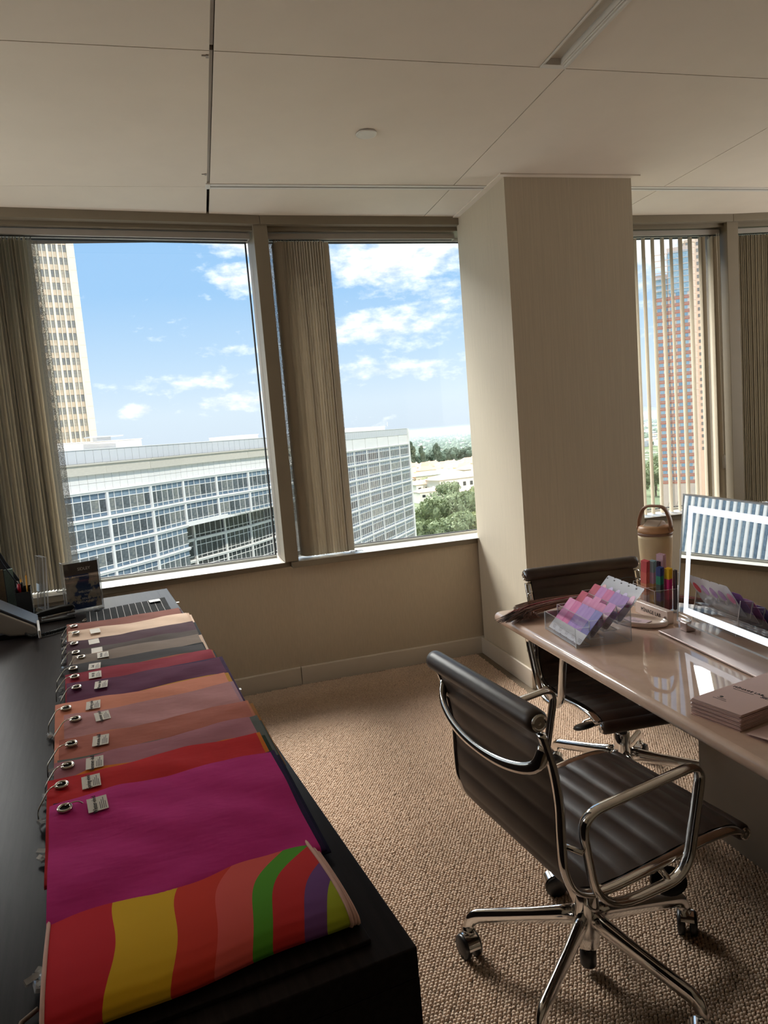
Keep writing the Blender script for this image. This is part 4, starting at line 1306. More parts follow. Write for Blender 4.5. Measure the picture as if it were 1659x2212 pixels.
m_ = MB(); m_.grid(rb_surf, 40, 44, flip=True); m_.build('striped_sheet', rainbow_mat(), rb_, True)
for u, dx, ls in ((0.0, -0.003, 1), (1.0, 0.003, 1), (1.0, 0.009, 0.78), (1.0, 0.014, 0.58)):
    pth_ = []
    for k in range(30):
        p = rb_surf(u, k / 29 * 0.97)
        pth_.append((p[0] + dx, p[1] + (0.004 if ls < 1 else 0), 0.7458 + max(0.003, (p[2] - 0.7458) * ls)))
    MB().tube(pth_, 0.0030, 7).build('piping', M_PIPE, rb_, True)
MB().tube([(-0.462, 0.075, 0.752), (-0.478, 0.072, 0.756), (-0.492, 0.085, 0.753), (-0.488, 0.105, 0.752), (-0.470, 0.118, 0.753)], 0.0030, 8).build('cord_loop', fabric((150, 136, 124)), rb_, True)
clip(rb_, -0.472, 0.175, 91); clip(rb_, -0.470, 0.150, 92)

# ------------------------------------------------------------------ things at the far end of the desk
M_ACR = clear_mat('clear acrylic', (0.94, 0.95, 0.96), 0.02, base=0.02)
M_ACRE = clear_mat("acrylic edge", (0.86, 0.89, 0.91), 0.06, base=0.22, frost=0.45, frost_col=(0.95, 0.96, 0.98))


def plate(m_, a, b, thin):
    """acrylic plate: big faces clear (slot 0), narrow faces bright (slot 1); thin = index of the thin axis"""
    k = len(m_.f); m_.box(a, b)
    axis_of = [2, 2, 1, 0, 1, 0]
    for q in range(6): m_.mi[k + q] = 0 if axis_of[q] == thin else 1


# welcome sign in an acrylic block frame
sg = thing('acrylic_sign', 'upright acrylic sign holder with dark blue sky welcome print', 'sign', desk(2.615, 0.385, 0.7455), DROT + math.radians(11))
sg.rotation_euler[2] = math.atan2(3.413 - 3.359, -0.511 + 0.652)
WS, HS, DS = 0.152, 0.226, 0.052
m_ = MB(); plate(m_, (-WS / 2, 0, 0.006), (WS / 2, 0.003, HS), 1); m_.build('front_plate', [M_ACR, M_ACRE], sg)
m_ = MB(); plate(m_, (-WS / 2, DS - 0.003, 0.006), (WS / 2, DS, HS), 1); m_.build('rear_plate', [M_ACR, M_ACRE], sg)
m_ = MB(); plate(m_, (-WS / 2 - 0.003, 0, 0.0), (-WS / 2, DS, HS + 0.002), 0); m_.build('side_plate', [M_ACR, M_ACRE], sg)
m_ = MB(); plate(m_, (WS / 2, 0, 0.0), (WS / 2 + 0.003, DS, HS + 0.002), 0); m_.build('side_plate', [M_ACR, M_ACRE], sg)
m_ = MB(); plate(m_, (-WS / 2, 0, 0.0), (WS / 2, DS, 0.006), 2); m_.build('base_plate', [M_ACR, M_ACRE], sg)


def sky_print():
    m = bpy.data.materials.new('printed dusk sky'); m.use_nodes = True
    t = NT(m); p = t.n['Principled BSDF']; p.inputs['Roughness'].default_value = 0.25
    v = t.obj(); n = t.noise(v, 16, 5, 0.6)
    sp_ = t.new('ShaderNodeSeparateXYZ'); t.l.new(v, sp_.inputs[0])
    q = t.math('ADD', n, t.math('MULTIPLY', t.math('ABSOLUTE', t.math('ADD', sp_.outputs[0], -0.005)), 2.6))
    c = t.ramp(q, [(0.44, srgb(44, 62, 100)), (0.56, srgb(60, 76, 112)), (0.60, srgb(170, 156, 140)), (0.75, srgb(196, 178, 158))])
    top = t.math('GREATER_THAN', sp_.outputs[2], 0.168)
    mx = t.new('ShaderNodeMix', data_type='RGBA'); t.l.new(top, mx.inputs['Factor']); t.l.new(c, mx.inputs['A']); mx.inputs['B'].default_value = (*srgb(96, 86, 78), 1)
    t.l.new(mx.outputs['Result'], p.inputs['Base Color'])
    return m


pr = MB().box((-WS / 2 + 0.004, 0.0036, 0.012), (WS / 2 - 0.004, 0.0044, HS - 0.004)).build('printed_sheet', sky_print(), sg)
M_SILVERINK = mat('pale print', srgb(222, 214, 200), 0.5)
for body, zz, sz, sx_ in (('SIDLEY', 0.192, 0.019, 0.95), ('WELCOME', 0.088, 0.0125, 1), ('TO', 0.072, 0.010, 1), ('SIDLEY', 0.056, 0.0125, 1), ('CENTURY CITY', 0.042, 0.0125, 1)):
    lettering(body, sz, M_SILVERINK, sg, (0.012 if zz > 0.1 else 0.008, 0.0030, zz), (PI / 2, 0, 0), sx=sx_)

# second holder seen nearly edge on
fr2 = thing('acrylic_holder', 'narrow clear acrylic holder seen edge-on left of the sign', 'sign holder', desk(2.80, 0.575, 0.7455), DROT + math.radians(-72))
m_ = MB(); plate(m_, (-0.055, -0.003, 0.004), (0.055, 0.003, 0.25), 1); m_.build('plate', [M_ACR, M_ACRE], fr2, rot=(math.radians(-4), 0, 0))
m_ = MB(); plate(m_, (-0.055, 0.010, 0.004), (0.055, 0.016, 0.25), 1); m_.build('plate', [M_ACR, M_ACRE], fr2, rot=(math.radians(-4), 0, 0))
m_ = MB(); plate(m_, (-0.055, -0.030, 0.0), (0.055, 0.035, 0.004), 2); m_.build('foot', [M_ACR, M_ACRE], fr2)
MB().box((-0.05, -0.0045, 0.085), (-0.005, -0.0032, 0.12)).build('sticker', mat('pale blue sticker', srgb(206, 218, 232), 0.5), fr2, rot=(math.radians(-4), 0, 0))

# stapler
M_BPL = mat('black plastic', (0.010, 0.010, 0.011), 0.35, var=0.1)
st_ = thing('stapler', 'black stapler with bright metal rail in front of the sign', 'stapler', desk(2.505, 0.505, 0.7455), DROT + math.radians(4))
MB().box((-0.075, -0.02, 0), (0.075, 0.02, 0.010)).build('base', M_BPL, st_, bevel=0.004)
m_ = MB(); m_.box((-0.07, -0.009, 0.018), (0.078, 0.009, 0.026)); m_.build('rail', M_CHROME, st_, bevel=0.001, rot=(0, math.radians(-4), 0))
m_ = MB(); m_.prism([(-0.082, 0.028), (0.06, 0.034), (0.080, 0.046), (0.070, 0.060), (0.02, 0.060), (-0.06, 0.050), (-0.084, 0.042)], -0.016, 0.016, mtx=Matrix(((1, 0, 0, 0), (0, 0, -1, 0), (0, 1, 0, 0), (0, 0, 0, 1))))
m_.build('arm', M_BPL, st_, bevel=0.004)
MB().box((-0.078, -0.014, 0.006), (-0.055, 0.014, 0.034)).build('hinge', M_CHROME, st_, bevel=0.003)

# wire mesh organiser with cups
M_WIRE = mat('black mesh wire', (0.008, 0.008, 0.009), 0.4, metal=0.3)


def mesh_mat():
    m = bpy.data.materials.new('black wire mesh'); m.use_nodes = True
    t = NT(m); t.n.remove(t.n['Principled BSDF'])
    d = t.new('ShaderNodeBsdfPrincipled'); d.inputs['Base Color'].default_value = (0.012, 0.012, 0.014, 1); d.inputs['Roughness'].default_value = 0.4
    tr = t.new('ShaderNodeBsdfTransparent'); mx = t.new('ShaderNodeMixShader')
    vo = t.new('ShaderNodeTexVoronoi'); vo.inputs['Scale'].default_value = 1; vo.inputs['Randomness'].default_value = 0.0
    t.l.new(t.obj((330, 330, 330)), vo.inputs['Vector'])
    t.l.new(t.math('LESS_THAN', vo.outputs['Distance'], 0.40), mx.inputs[0])
    t.l.new(d.outputs[0], mx.inputs[1]); t.l.new(tr.outputs[0], mx.inputs[2])
    t.l.new(mx.outputs[0], t.n['Material Output'].inputs['Surface'])
    return m


M_MESH = mesh_mat()
og = thing('mesh_organizer', 'black wire mesh desk organiser holding pens and papers at left', 'organizer', desk(2.72, 0.66, 0.7455), DROT)
# curved mesh letter panels, one behind the other
for q, yy in enumerate((0.135, 0.03)):
    top_ = [tuple(p) for p in spline([(-0.30, yy, 0.335), (-0.12, yy, 0.332), (-0.078, yy, 0.318), (-0.060, yy, 0.285), (-0.040, yy, 0.235), (-0.018, yy, 0.190), (0.004, yy, 0.145)], 24)]
    m_ = MB()
    for a_, b_ in zip(top_, top_[1:]):
        m_.add([(a_[0], yy, 0.0), (b_[0], yy, 0.0), b_, a_], [(0, 1, 2, 3)])
    m_.build('mesh_panel', M_MESH, og)
    MB().tube(top_, 0.0026, 7).build('rim', M_WIRE, og, True)
m_ = MB().box((-0.30, 0.0, 0.0), (0.06, 0.14, 0.004)); m_.build('base', M_WIRE, og)
# pen cup: solid black box with cut-away front
m_ = MB()
cx0, cx1, cy0, cy1, ch = -0.008, 0.055, 0.0, 0.075, 0.125
for a_, b_ in (((cx0, cy0, 0), (cx1, cy0 + 0.003, ch * 0.86)), ((cx0, cy1 - 0.003, 0), (cx1, cy1, ch)), ((cx0, cy0, 0), (cx0 + 0.003, cy1, ch)), ((cx1 - 0.003, cy0, 0), (cx1, cy1, ch))):
    m_.box(a_, b_)
m_.build('pen_cup', M_BPL, og, bevel=0.001)
for k in range(9):
    MB().box((0, 0, 0), (0.002, 0.012 + 0.008 * (k % 3), 0.003)).build('steel_sliver', M_STEEL, og, loc=(cx1, 0.008 + 0.006 * k, 0.02 + 0.012 * ((k * 5) % 8)), rot=(0.6, 0, 0))  # small steel slivers set on the cup's side


def pen(label, x, y, col, h, r=0.0042, cap=None, lean=(0, 0), tip=None):
    o = desk(2.72 + y, 0.66 - x, 0.7505)
    t_ = thing('pen' if tip is None else 'pencil', label, 'pen' if tip is None else 'pencil', o, DROT, 'pens in the mesh organiser')
    t_.rotation_euler = (lean[0], lean[1], DROT)
    MB().lathe([(r * 0.6, 0), (r, 0.004), (r, h)], 10).build('barrel', mat('pen %s' % label[:14], srgb(*col), 0.35), t_, True)
    if cap: MB().lathe([(r * 1.15, h - 0.03), (r * 1.15, h + 0.012), (r * 0.7, h + 0.016)], 10).build('cap', mat('cap %s' % label[:14], srgb(*cap), 0.35), t_, True)
    if tip: MB().lathe([(r, h), (r * 0.25, h + 0.016), (0.0004, h + 0.020)], 10).build('point', mat('pencil wood', srgb(214, 180, 130), 0.6), t_, True)


pen('red marker standing in the black pen cup', 0.010, 0.014, (178, 22, 40), 0.125, 0.0065, (150, 16, 34))
pen('yellow pencil standing point up in the pen cup', 0.034, 0.055, (214, 150, 24), 0.170, 0.0038, None, (0, 0.04), True)
pen('second pencil leaning beside the yellow pencil', 0.024, 0.060, (206, 142, 30), 0.155, 0.0036, None, (0, -0.05), True)
pen('black pen at the front of the pen cup', 0.022, 0.020, (20, 20, 24), 0.130, 0.0045, (12, 12, 14))
pen('dark blue pen behind the red marker', 0.004, 0.035, (24, 30, 56), 0.135, 0.0045, (180, 180, 184))
nb_ = thing('note_pad', 'pale green block of sticky notes in the organiser', 'note pad', desk(2.72 + 0.075, 0.66 + 0.030, 0.7505), DROT + 0.1)
MB().box((-0.018, -0.006, 0), (0.018, 0.012, 0.205)).build('pages', mat('pale green paper', srgb(196, 214, 206), 0.8, var=0.03), nb_)
MB().box((-0.018, -0.0075, 0), (0.018, -0.006, 0.205)).build('cover', mat('grey green card', srgb(120, 142, 128), 0.8), nb_)
nb2 = thing('note_pad', 'manila brown pad leaning beside the green notes', 'note pad', desk(2.72 + 0.085, 0.66 + 0.068, 0.7505), DROT + 0.1, 'note pads')
MB().box((-0.016, -0.004, 0), (0.016, 0.010, 0.205)).build('pages', mat('manila paper', srgb(198, 172, 132), 0.8, var=0.03), nb2)
MB().box((-0.016, -0.0055, 0), (0.016, -0.004, 0.205)).build('cover', mat('brown card', srgb(160, 126, 84), 0.8), nb2)
pp = thing('paper_sheaf', 'sheaf of white papers in the mesh organiser at the left edge', 'paper', desk(2.72 + 0.05, 0.66 + 0.14, 0.7505), DROT, None)
for k in range(5):
    MB().add([(-0.09, 0, 0), (0.06, 0, 0), (0.045, 0, 0.10), (-0.01, 0, 0.20 + 0.012 * (k % 3)), (-0.09, 0, 0.27)], [(0, 1, 2, 3, 4)]).build('sheet', mat('white paper', srgb(232, 230, 224), 0.85, var=0.02), pp, loc=(0.002 * k, 0.004 * k, 0))

# desk telephone seen from its right side
M_SILV = mat('silver plastic', srgb(176, 170, 164), 0.35, metal=0.35, var=0.03)
M_DGREY = mat('dark grey plastic', srgb(58, 58, 62), 0.4, var=0.05)
ph = thing('telephone', 'silver desk telephone at the left edge of the desk', 'telephone', desk(2.27, 0.565, 0.7455), DROT + math.radians(4))
SIDE = Matrix(((1, 0, 0, 0), (0, 0, -1, 0), (0, 1, 0, 0), (0, 0, 0, 1)))
m_ = MB(); m_.prism([(-0.002, 0.006), (0.006, 0.022), (-0.008, 0.045), (-0.24, 0.200), (-0.27, 0.190), (-0.19, 0.070), (-0.10, 0.020)], -0.20, 0.02, mtx=SIDE)
m_.build('body', M_SILV, ph, bevel=0.008, seg=3)
m_ = MB(); m_.prism([(0.004, 0.034), (0.008, 0.044), (-0.235, 0.212), (-0.245, 0.203)], -0.195, 0.015, mtx=SIDE); m_.build('face_panel', M_DGREY, ph, bevel=0.004)
m_ = MB(); m_.prism([(-0.055, 0.050), (-0.050, 0.062), (-0.175, 0.146), (-0.185, 0.136)], -0.024, -0.018, mtx=SIDE); m_.build('cradle_slot', M_DGREY, ph, bevel=0.002)
m_ = MB(); m_.prism([(-0.150, 0.118), (-0.140, 0.128), (-0.175, 0.152), (-0.185, 0.140)], -0.030, -0.022, mtx=SIDE); m_.build('hook_switch', M_BPL, ph, bevel=0.002)
for k in range(16):
    a_ = k / 15
    m_ = MB(); m_.prism([(-0.195 + 0.10 * a_, 0.128 - 0.070 * a_), (-0.1935 + 0.10 * a_, 0.130 - 0.070 * a_), (-0.180 + 0.085 * a_, 0.140 - 0.066 * a_), (-0.1815 + 0.085 * a_, 0.138 - 0.066 * a_)], -0.0215, -0.0202, mtx=SIDE)
    m_.build('grille_rib', M_DGREY, ph)
m_ = MB(); m_.box((-0.001, -0.19, 0.030), (0.008, 0.012, 0.060)); m_.build('end_lip', mat('pale lip', srgb(210, 206, 200), 0.4), ph, bevel=0.003)
m_ = MB(); m_.box((-0.26, 0.03, 0.0), (-0.01, 0.19, 0.02)); m_.build('foot', M_BPL, ph)
cc_ = []
path_c = spline([(-0.05, -0.01, 0.02), (-0.02, -0.045, 0.010), (0.04, -0.035, 0.009), (0.10, 0.0, 0.009), (0.16, 0.035, 0.010)], 420)
for k, p in enumerate(path_c):
    a = k / 420 * 2 * PI * 44
    cc_.append((p.x, p.y + 0.0055 * math.cos(a), p.z + 0.001 + 0.0055 * math.sin(a)))
MB().tube(cc_, 0.0021, 5).build('coiled_cord', M_BPL, ph, True)

# ------------------------------------------------------------------ right hand table
TX0, TX1, TY0, TY1 = 0.985, 1.92, 0.45, 2.435


def table_mat():
    m = bpy.data.materials.new('polished rose beige laminate'); m.use_nodes = True
    t = NT(m); p = t.n['Principled BSDF']
    v = t.obj((1, 1, 1)); n = t.noise(v, 6, 6, 0.65)
    t.l.new(t.ramp(n, [(0.3, srgb(216, 180, 156)), (0.7, srgb(236, 204, 182))]), p.inputs['Base Color'])
    p.inputs['Roughness'].default_value = 0.45; p.inputs['Specular IOR Level'].default_value = 0.2; p.inputs['Coat Weight'].default_value = 0.9; p.inputs['Coat Roughness'].default_value = 0.015; p.inputs['Coat IOR'].default_value = 1.6
    return m


tb = thing('table', 'glossy rose-beige table with rounded edge at the right', 'table', (0, 0, 0))
M_TABLE = table_mat()
sec = []
for k in range(9):
    a = -PI / 2 + PI * k / 8
    sec.append((math.cos(a) * 0.016, 0.719 + math.sin(a) * 0.018))
# top: rounded rectangle with a bullnose edge
out = round_rect(TX0 + 0.016, TY0 + 0.016, TX1 - 0.016, TY1 - 0.016, 0.02, 5)
m_ = MB(); n_ = len(out)
cen = Vector(((TX0 + TX1) / 2, (TY0 + TY1) / 2))
vs_, fs_ = [], []
for j, (r_, z_) in enumerate(sec):
    for i, p in enumerate(out):
        a, b = Vector(out[(i - 1) % n_]), Vector(out[(i + 1) % n_]); tg = (b - a).normalized(); nr = Vector((tg.y, -tg.x))
        vs_.append((p[0] + nr.x * r_, p[1] + nr.y * r_, z_))
for j in range(len(sec) - 1):
    for i in range(n_):
        fs_.append((j * n_ + i, j * n_ + (i + 1) % n_, (j + 1) * n_ + (i + 1) % n_, (j + 1) * n_ + i))
m_.add(vs_, fs_); m_.add([(p[0], p[1], 0.737) for p in out], [tuple(range(n_))]); m_.add([(p[0], p[1], 0.701) for p in out], [tuple(range(n_ - 1, -1, -1))])
o = m_.build('tabletop', M_TABLE, tb)
for p in o.data.polygons: p.use_smooth = len(p.vertices) == 4
M_PED = mat('grey brown pedestal laminate', srgb(136, 126, 114), 0.55, var=0.04)
MB().box((1.535, 0.75, 0.0), (1.80, 2.005, 0.701)).build('pedestal', M_PED, tb, bevel=0.003)
TT = 0.7372

# ------------------------------------------------------------------ acrylic tiered card stand and its cards
cs = thing('card_stand', 'clear acrylic four-tier stand holding colour cards on the table', 'card stand', (1.041, 2.010, TT), math.radians(-102 + 8))
# local: +X along the front (towards the camera side), +Y to the rear
CW = 0.236
tiers = 4
TD, TS = 0.046, 0.018                       # tier depth and step
sides = [(0, 0)]
for k in range(tiers):
    y0_, z0_ = k * TD, k * TS
    sides += []
prof_s = [(0, 0.001), (0, 0.062), (TD, 0.062), (TD, 0.062 + TS), (2 * TD, 0.062 + TS), (2 * TD, 0.062 + 2 * TS), (3 * TD, 0.062 + 2 * TS), (3 * TD, 0.062 + 3 * TS), (4 * TD, 0.062 + 3 * TS), (4 * TD, 0.001)]
for xx in (-CW / 2, CW / 2 - 0.004):
    m_ = MB()
    m_.prism([(p[0], p[1]) for p in prof_s], xx, xx + 0.004, mtx=Matrix(((0, 0, 1, 0), (1, 0, 0, 0), (0, 1, 0, 0), (0, 0, 0, 1))))
    m_.mi = [0, 0] + [1] * (len(m_.f) - 2)
    m_.build('side_wall', [M_ACR, M_ACRE], cs)
for k in range(tiers):
    y0_, z0_ = k * TD, k * TS
    m_ = MB(); plate(m_, (-CW / 2 + 0.004, y0_, z0_ + 0.004), (CW / 2 - 0.004, y0_ + 0.003, z0_ + 0.062), 1); m_.build('divider', [M_ACR, M_ACRE], cs)
    m_ = MB(); plate(m_, (-CW / 2 + 0.004, y0_ + 0.003, z0_ + 0.004), (CW / 2 - 0.004, y0_ + TD, z0_ + 0.007), 2); m_.build('shelf', [M_ACR, M_ACRE], cs)
m_ = MB(); plate(m_, (-CW / 2 + 0.004, 4 * TD - 0.003, 0.001), (CW / 2 - 0.004, 4 * TD, 0.062 + 3 * TS), 1); m_.build('back_wall', [M_ACR, M_ACRE], cs)


def card_mat(name, cols, clearish=False):
    """printed colour card: pale foot, coloured field with soft two-tone bands"""
    if name in MATS: return MATS[name]
    m = bpy.data.materials.new(name); m.use_nodes = True
    t = NT(m); p = t.n['Principled BSDF']; p.inputs['Roughness'].default_value = 0.5; p.inputs['Specular IOR Level'].default_value = 0.15
    v = t.obj(); sp_ = t.new('ShaderNodeSeparateXYZ'); t.l.new(v, sp_.inputs[0])
    n = t.noise(t.obj((1.0, 1.0, 0.25)), 28, 2)
    fld = t.ramp(n, [(0.35, cols[0]), (0.65, cols[1])])
    foot = t.math('LESS_THAN', sp_.outputs[2], 0.038)
    mx = t.new('ShaderNodeMix', data_type='RGBA'); t.l.new(foot, mx.inputs['Factor']); t.l.new(fld, mx.inputs['A']); mx.inputs['B'].default_value = (*srgb(226, 222, 226), 1)
    t.l.new(mx.outputs['Result'], p.inputs['Base Color'])
    MATS[name] = m
    return m


CCOL = {'pink': (srgb(222, 120, 176), srgb(236, 152, 198)), 'rose': (srgb(212, 92, 152), srgb(230, 126, 182)), 'orchid': (srgb(196, 112, 190), srgb(214, 138, 206)),
        'lilac': (srgb(160, 118, 196), srgb(188, 148, 212)), 'periwinkle': (srgb(118, 110, 184), srgb(148, 138, 204)), 'violet pink': (srgb(204, 128, 198), srgb(220, 154, 208)),
        'crimson': (srgb(186, 32, 72), srgb(200, 50, 90))}
M_REDBLK = mat('crimson block', srgb(168, 22, 52), 0.35)
M_TANBLK = mat('tan block', srgb(222, 180, 158), 0.4)
M_BRNBLK = mat('brown block', srgb(128, 92, 92), 0.4)


def rcard(w, h, th=0.0009, r=0.006):
    m_ = MB(); m_.prism(round_rect(-w / 2, 0, w / 2, h, r, 3), -th / 2, th / 2, mtx=Matrix(((1, 0, 0, 0), (0, 0, 1, 0), (0, 1, 0, 0), (0, 0, 0, 1))))
    return m_


def card(row, x, colour, label, w=0.046, h=0.105, lean=32, block=None, dz=0.0, clear=False):
    y_ = row * TD + 0.012; z_ = row * TS + 0.0085 + dz
    p = Matrix.Translation(cs.location) @ Matrix.Rotation(cs.rotation_euler.z, 4, 'Z') @ Vector((x, y_, z_))
    t_ = thing('colour_card', label, 'card', p, 0, 'colour cards in the acrylic stand')
    t_.rotation_euler = (math.radians(-lean), 0, cs.rotation_euler.z)
    cw, chh = w, h
    if clear:
        rcard(cw, chh).build('sheet', M_CLEARCARD, t_)
        m_ = MB(); m_.prism([(0.016 * math.cos(a), 0.072 + 0.022 * math.sin(a)) for a in [2 * PI * k / 20 for k in range(20)]], -0.0009, 0.0009, mtx=Matrix(((1, 0, 0, 0), (0, 0, 1, 0), (0, 1, 0, 0), (0, 0, 0, 1))))
        m_.build('tint_spot', mat('tint spot ' + colour, CCOL[colour][0], 0.35, var=0.1), t_)
        MB().box((-cw * 0.42, -0.001, chh - 0.012), (-cw * 0.24, -0.0005, chh - 0.008)).build('printed_mark', M_INK, t_)
    else:
        rcard(cw, chh).build('sheet', card_mat('card ' + colour, CCOL[colour]), t_)
        m_ = MB()
        for q in range(3): m_.box((-cw * 0.1 + q * 0.002, -0.0010, 0.016 - q * 0.004), (cw * 0.38, -0.0005, 0.0175 - q * 0.004))
        m_.build('print_lines', mat('grey print', srgb(150, 140, 150), 0.7), t_)
        if block: MB().box((-cw * 0.5 + 0.002, -0.0011, chh * 0.52), (cw * 0.5 - 0.002, -0.0005, chh * 0.66)).build('colour_block', block, t_)
    return t_


M_CLEARCARD = clear_mat('frosted film card', (0.80, 0.82, 0.88), 0.15, base=0.06, frost=0.42, frost_col=(0.82, 0.84, 0.92))
XS = [-0.092, -0.046, 0.0, 0.046, 0.092]
names5 = ['farthest', 'second', 'middle', 'fourth', 'nearest']
for x_, c_, nm in zip(XS, ('pink', 'rose', 'lilac', 'lilac', 'periwinkle'), names5):
    card(0, x_ + 0.002, c_, '%s %s colour card of the front row in the acrylic stand' % (nm, c_), h=0.122, lean=42)
for x_, c_, nm, bl in zip(XS, ('crimson', 'pink', 'pink', 'pink', 'violet pink'), names5, (None, M_REDBLK, None, M_REDBLK, M_REDBLK)):
    card(1, x_, c_, '%s %s colour card of the second row in the acrylic stand' % (nm, c_), h=0.122 - (0.012 if nm in ('second', 'fourth') else 0), lean=42, block=bl)
for x_, c_, nm, bl in zip(XS, ('crimson', 'orchid', 'rose', 'lilac', 'lilac'), names5, (None, M_BRNBLK, None, M_BRNBLK, M_REDBLK)):
    card(2, x_, c_, '%s %s colour card of the third row in the acrylic stand' % (nm, c_), h=0.122, lean=42, block=bl)
for x_, c_, nm in zip(XS, ('crimson', 'lilac', 'lilac', 'lilac', 'pink'), names5):
    card(3, x_, c_, '%s frosted film card of the rear row in the acrylic stand' % nm, h=0.128, lean=42, clear=True)

# ------------------------------------------------------------------ hair swatches
hs = thing('hair_swatches', 'ring of brown and red hair swatches spread behind the card stand', 'hair swatch', (0, 0, TT))


def hair_mat(name, col):
    return mat(name, srgb(*col), 0.35, var=0.35, vscale=120, spec=0.6)


HM = [hair_mat('dark brown hair', (72, 50, 44)), hair_mat('auburn hair', (132, 84, 66)), hair_mat('crimson hair', (164, 50, 64)), hair_mat('ash pink hair', (184, 144, 138)), hair_mat('black hair', (40, 32, 34)), hair_mat('chestnut hair', (110, 74, 58))]
ring_c = Vector((1.53, 2.37, 0.035))
for k in range(9):
    m_ = MB(); r = random.Random(k)
    a0 = ring_c + Vector((-0.02 - 0.008 * k, 0.0 - 0.004 * k, 0.006 * (k % 3)))
    spread = (k - 4) * 0.012
    tipx = 0.955 + 0.05 * abs(k - 3) * 0.6
    mids = [a0, Vector((1.38, 2.345 + spread * 0.4, 0.034 - 0.0015 * k)), Vector((1.20, 2.318 + spread * 0.8, 0.030 - 0.002 * (k % 4))), Vector((1.06, 2.295 + spread, 0.022)), Vector((tipx, 2.272 + spread * 1.1, 0.012 if tipx > 0.99 else 0.004))]
    for q in range(80):
        oy, oz = r.gauss(0, 0.007), abs(r.gauss(0, 0.006)); ln = r.uniform(-0.035, 0.03)
        P = [m + Vector((ln * (j / 4) ** 2 * -1, oy * (0.25 + 0.3 * j) + r.gauss(0, 0.001), oz * (0.4 + 0.2 * j))) for j, m in enumerate(mids)]
        for p in P: p.z = max(p.z, 0.0025 if p.x > 0.99 else -0.02)
        m_.tube(spline(P, 9), [0.0010] * 9 + [0.0003], 3)
    m_.build('hair_lock', HM[(k * 5 + 1) % 6], hs, True)
m_ = MB(); m_.tube([(ring_c.x + 0.055 * math.cos(a), ring_c.y + 0.02 * math.sin(a), 0.046 + 0.022 * math.sin(a)) for a in [2 * PI * k / 24 for k in range(24)]], 0.0013, 6, closed=True)
m_.build('ring', M_GASKET, hs, True)
m_ = MB()
for k in range(16): m_.box((0, -0.002, 0), (0.003, 0.002, 0.012), 0, Matrix.Translation((ring_c.x - 0.05 + 0.0062 * k, ring_c.y - 0.018, 0.030 + 0.004 * math.sin(k))))
m_.build('bead_clips', M_STEEL, hs)

# ------------------------------------------------------------------ acrylic caddy with fan decks and the name block
ca = thing('acrylic_caddy', 'clear acrylic caddy of colour strips beside the mirror', 'caddy', (1.505, 2.155, TT), math.radians(-6))
m_ = MB()
for a_, b_, th_ in (((-0.055, -0.075, 0), (-0.052, 0.075, 0.085), 0), ((0.052, -0.075, 0), (0.055, 0.075, 0.085), 0), ((-0.055, 0.072, 0), (0.055, 0.075, 0.095), 1), ((-0.055, -0.075, 0), (0.055, -0.072, 0.080), 1), ((-0.055, -0.002, 0), (0.055, 0.001, 0.08), 1)):
    pass
for a_, b_, th_, nm in (((-0.055, -0.075, 0), (-0.052, 0.075, 0.085), 0, 'wall'), ((0.052, -0.075, 0), (0.055, 0.075, 0.085), 0, 'wall'), ((-0.052, 0.072, 0), (0.052, 0.075, 0.092), 1, 'wall'),
                        ((-0.052, -0.075, 0), (0.052, -0.072, 0.085), 1, 'wall'), ((-0.052, 0.0, 0.003), (0.052, 0.003, 0.080), 1, 'divider'), ((-0.052, -0.072, 0), (0.052, 0.072, 0.003), 2, 'floor_plate')):
    m_ = MB(); plate(m_, a_, b_, th_); m_.build(nm, [M_ACR, M_ACRE], ca)


def strip_deck(label, x, y, cols, h, lean, w=0.030, n=3, yaw=0.0):
    p = Matrix.Translation(ca.location) @ Matrix.Rotation(ca.rotation_euler.z, 4, 'Z') @ Vector((x, y, 0.004))
    t_ = thing('colour_strip_deck', label, 'swatch deck', p, 0, 'colour strip decks in the caddy')
    t_.rotation_euler = (math.radians(lean[0]), math.radians(lean[1]), ca.rotation_euler.z + math.radians(-78) + yaw)
    for q in range(n):
        k = len(cols)
        for j, c_ in enumerate(cols):
            MB().box((-w / 2, q * 0.004, h * j / k), (w / 2, q * 0.004 + 0.0032, h * (j + 1) / k)).build('swatch', mat('swatch %d %d %d' % c_, srgb(*c_), 0.45, var=0.02), t_, loc=(0.002 * q, 0, 0.002 * q))
    return t_


strip_deck('coral and peach strip deck, leftmost in the acrylic caddy', -0.030, 0.050, [(226, 190, 178), (226, 150, 120), (222, 112, 104), (214, 92, 96)], 0.165, (0, 4), 0.030)
strip_deck('pale blue and mauve strip deck behind the coral deck', -0.006, 0.040, [(230, 180, 80), (206, 168, 110), (200, 164, 190), (150, 178, 186)], 0.163, (0, 3), 0.024)
strip_deck('dark teal and plum strip deck in the acrylic caddy', 0.018, 0.036, [(60, 40, 50), (34, 52, 66), (70, 36, 66)], 0.158, (0, 2), 0.016, 2)
strip_deck('pale pink strip deck at the rear of the acrylic caddy', 0.036, 0.052, [(214, 170, 190), (228, 176, 198), (230, 190, 206)], 0.180, (0, 2), 0.034)
strip_deck('navy and green strip deck at the front of the caddy', -0.012, -0.020, [(90, 60, 50), (84, 60, 110), (70, 78, 74), (40, 130, 104), (46, 60, 116)], 0.150, (0, 3), 0.022)
strip_deck('yellow and magenta strip deck at the front of the caddy', 0.012, -0.034, [(150, 22, 44), (186, 34, 60), (206, 36, 110), (232, 184, 26)], 0.146, (0, 3), 0.022)
strip_deck('grey strip deck at the right of the front caddy', 0.034, -0.046, [(104, 92, 96), (88, 78, 84)], 0.140, (0, 2), 0.012, 2)

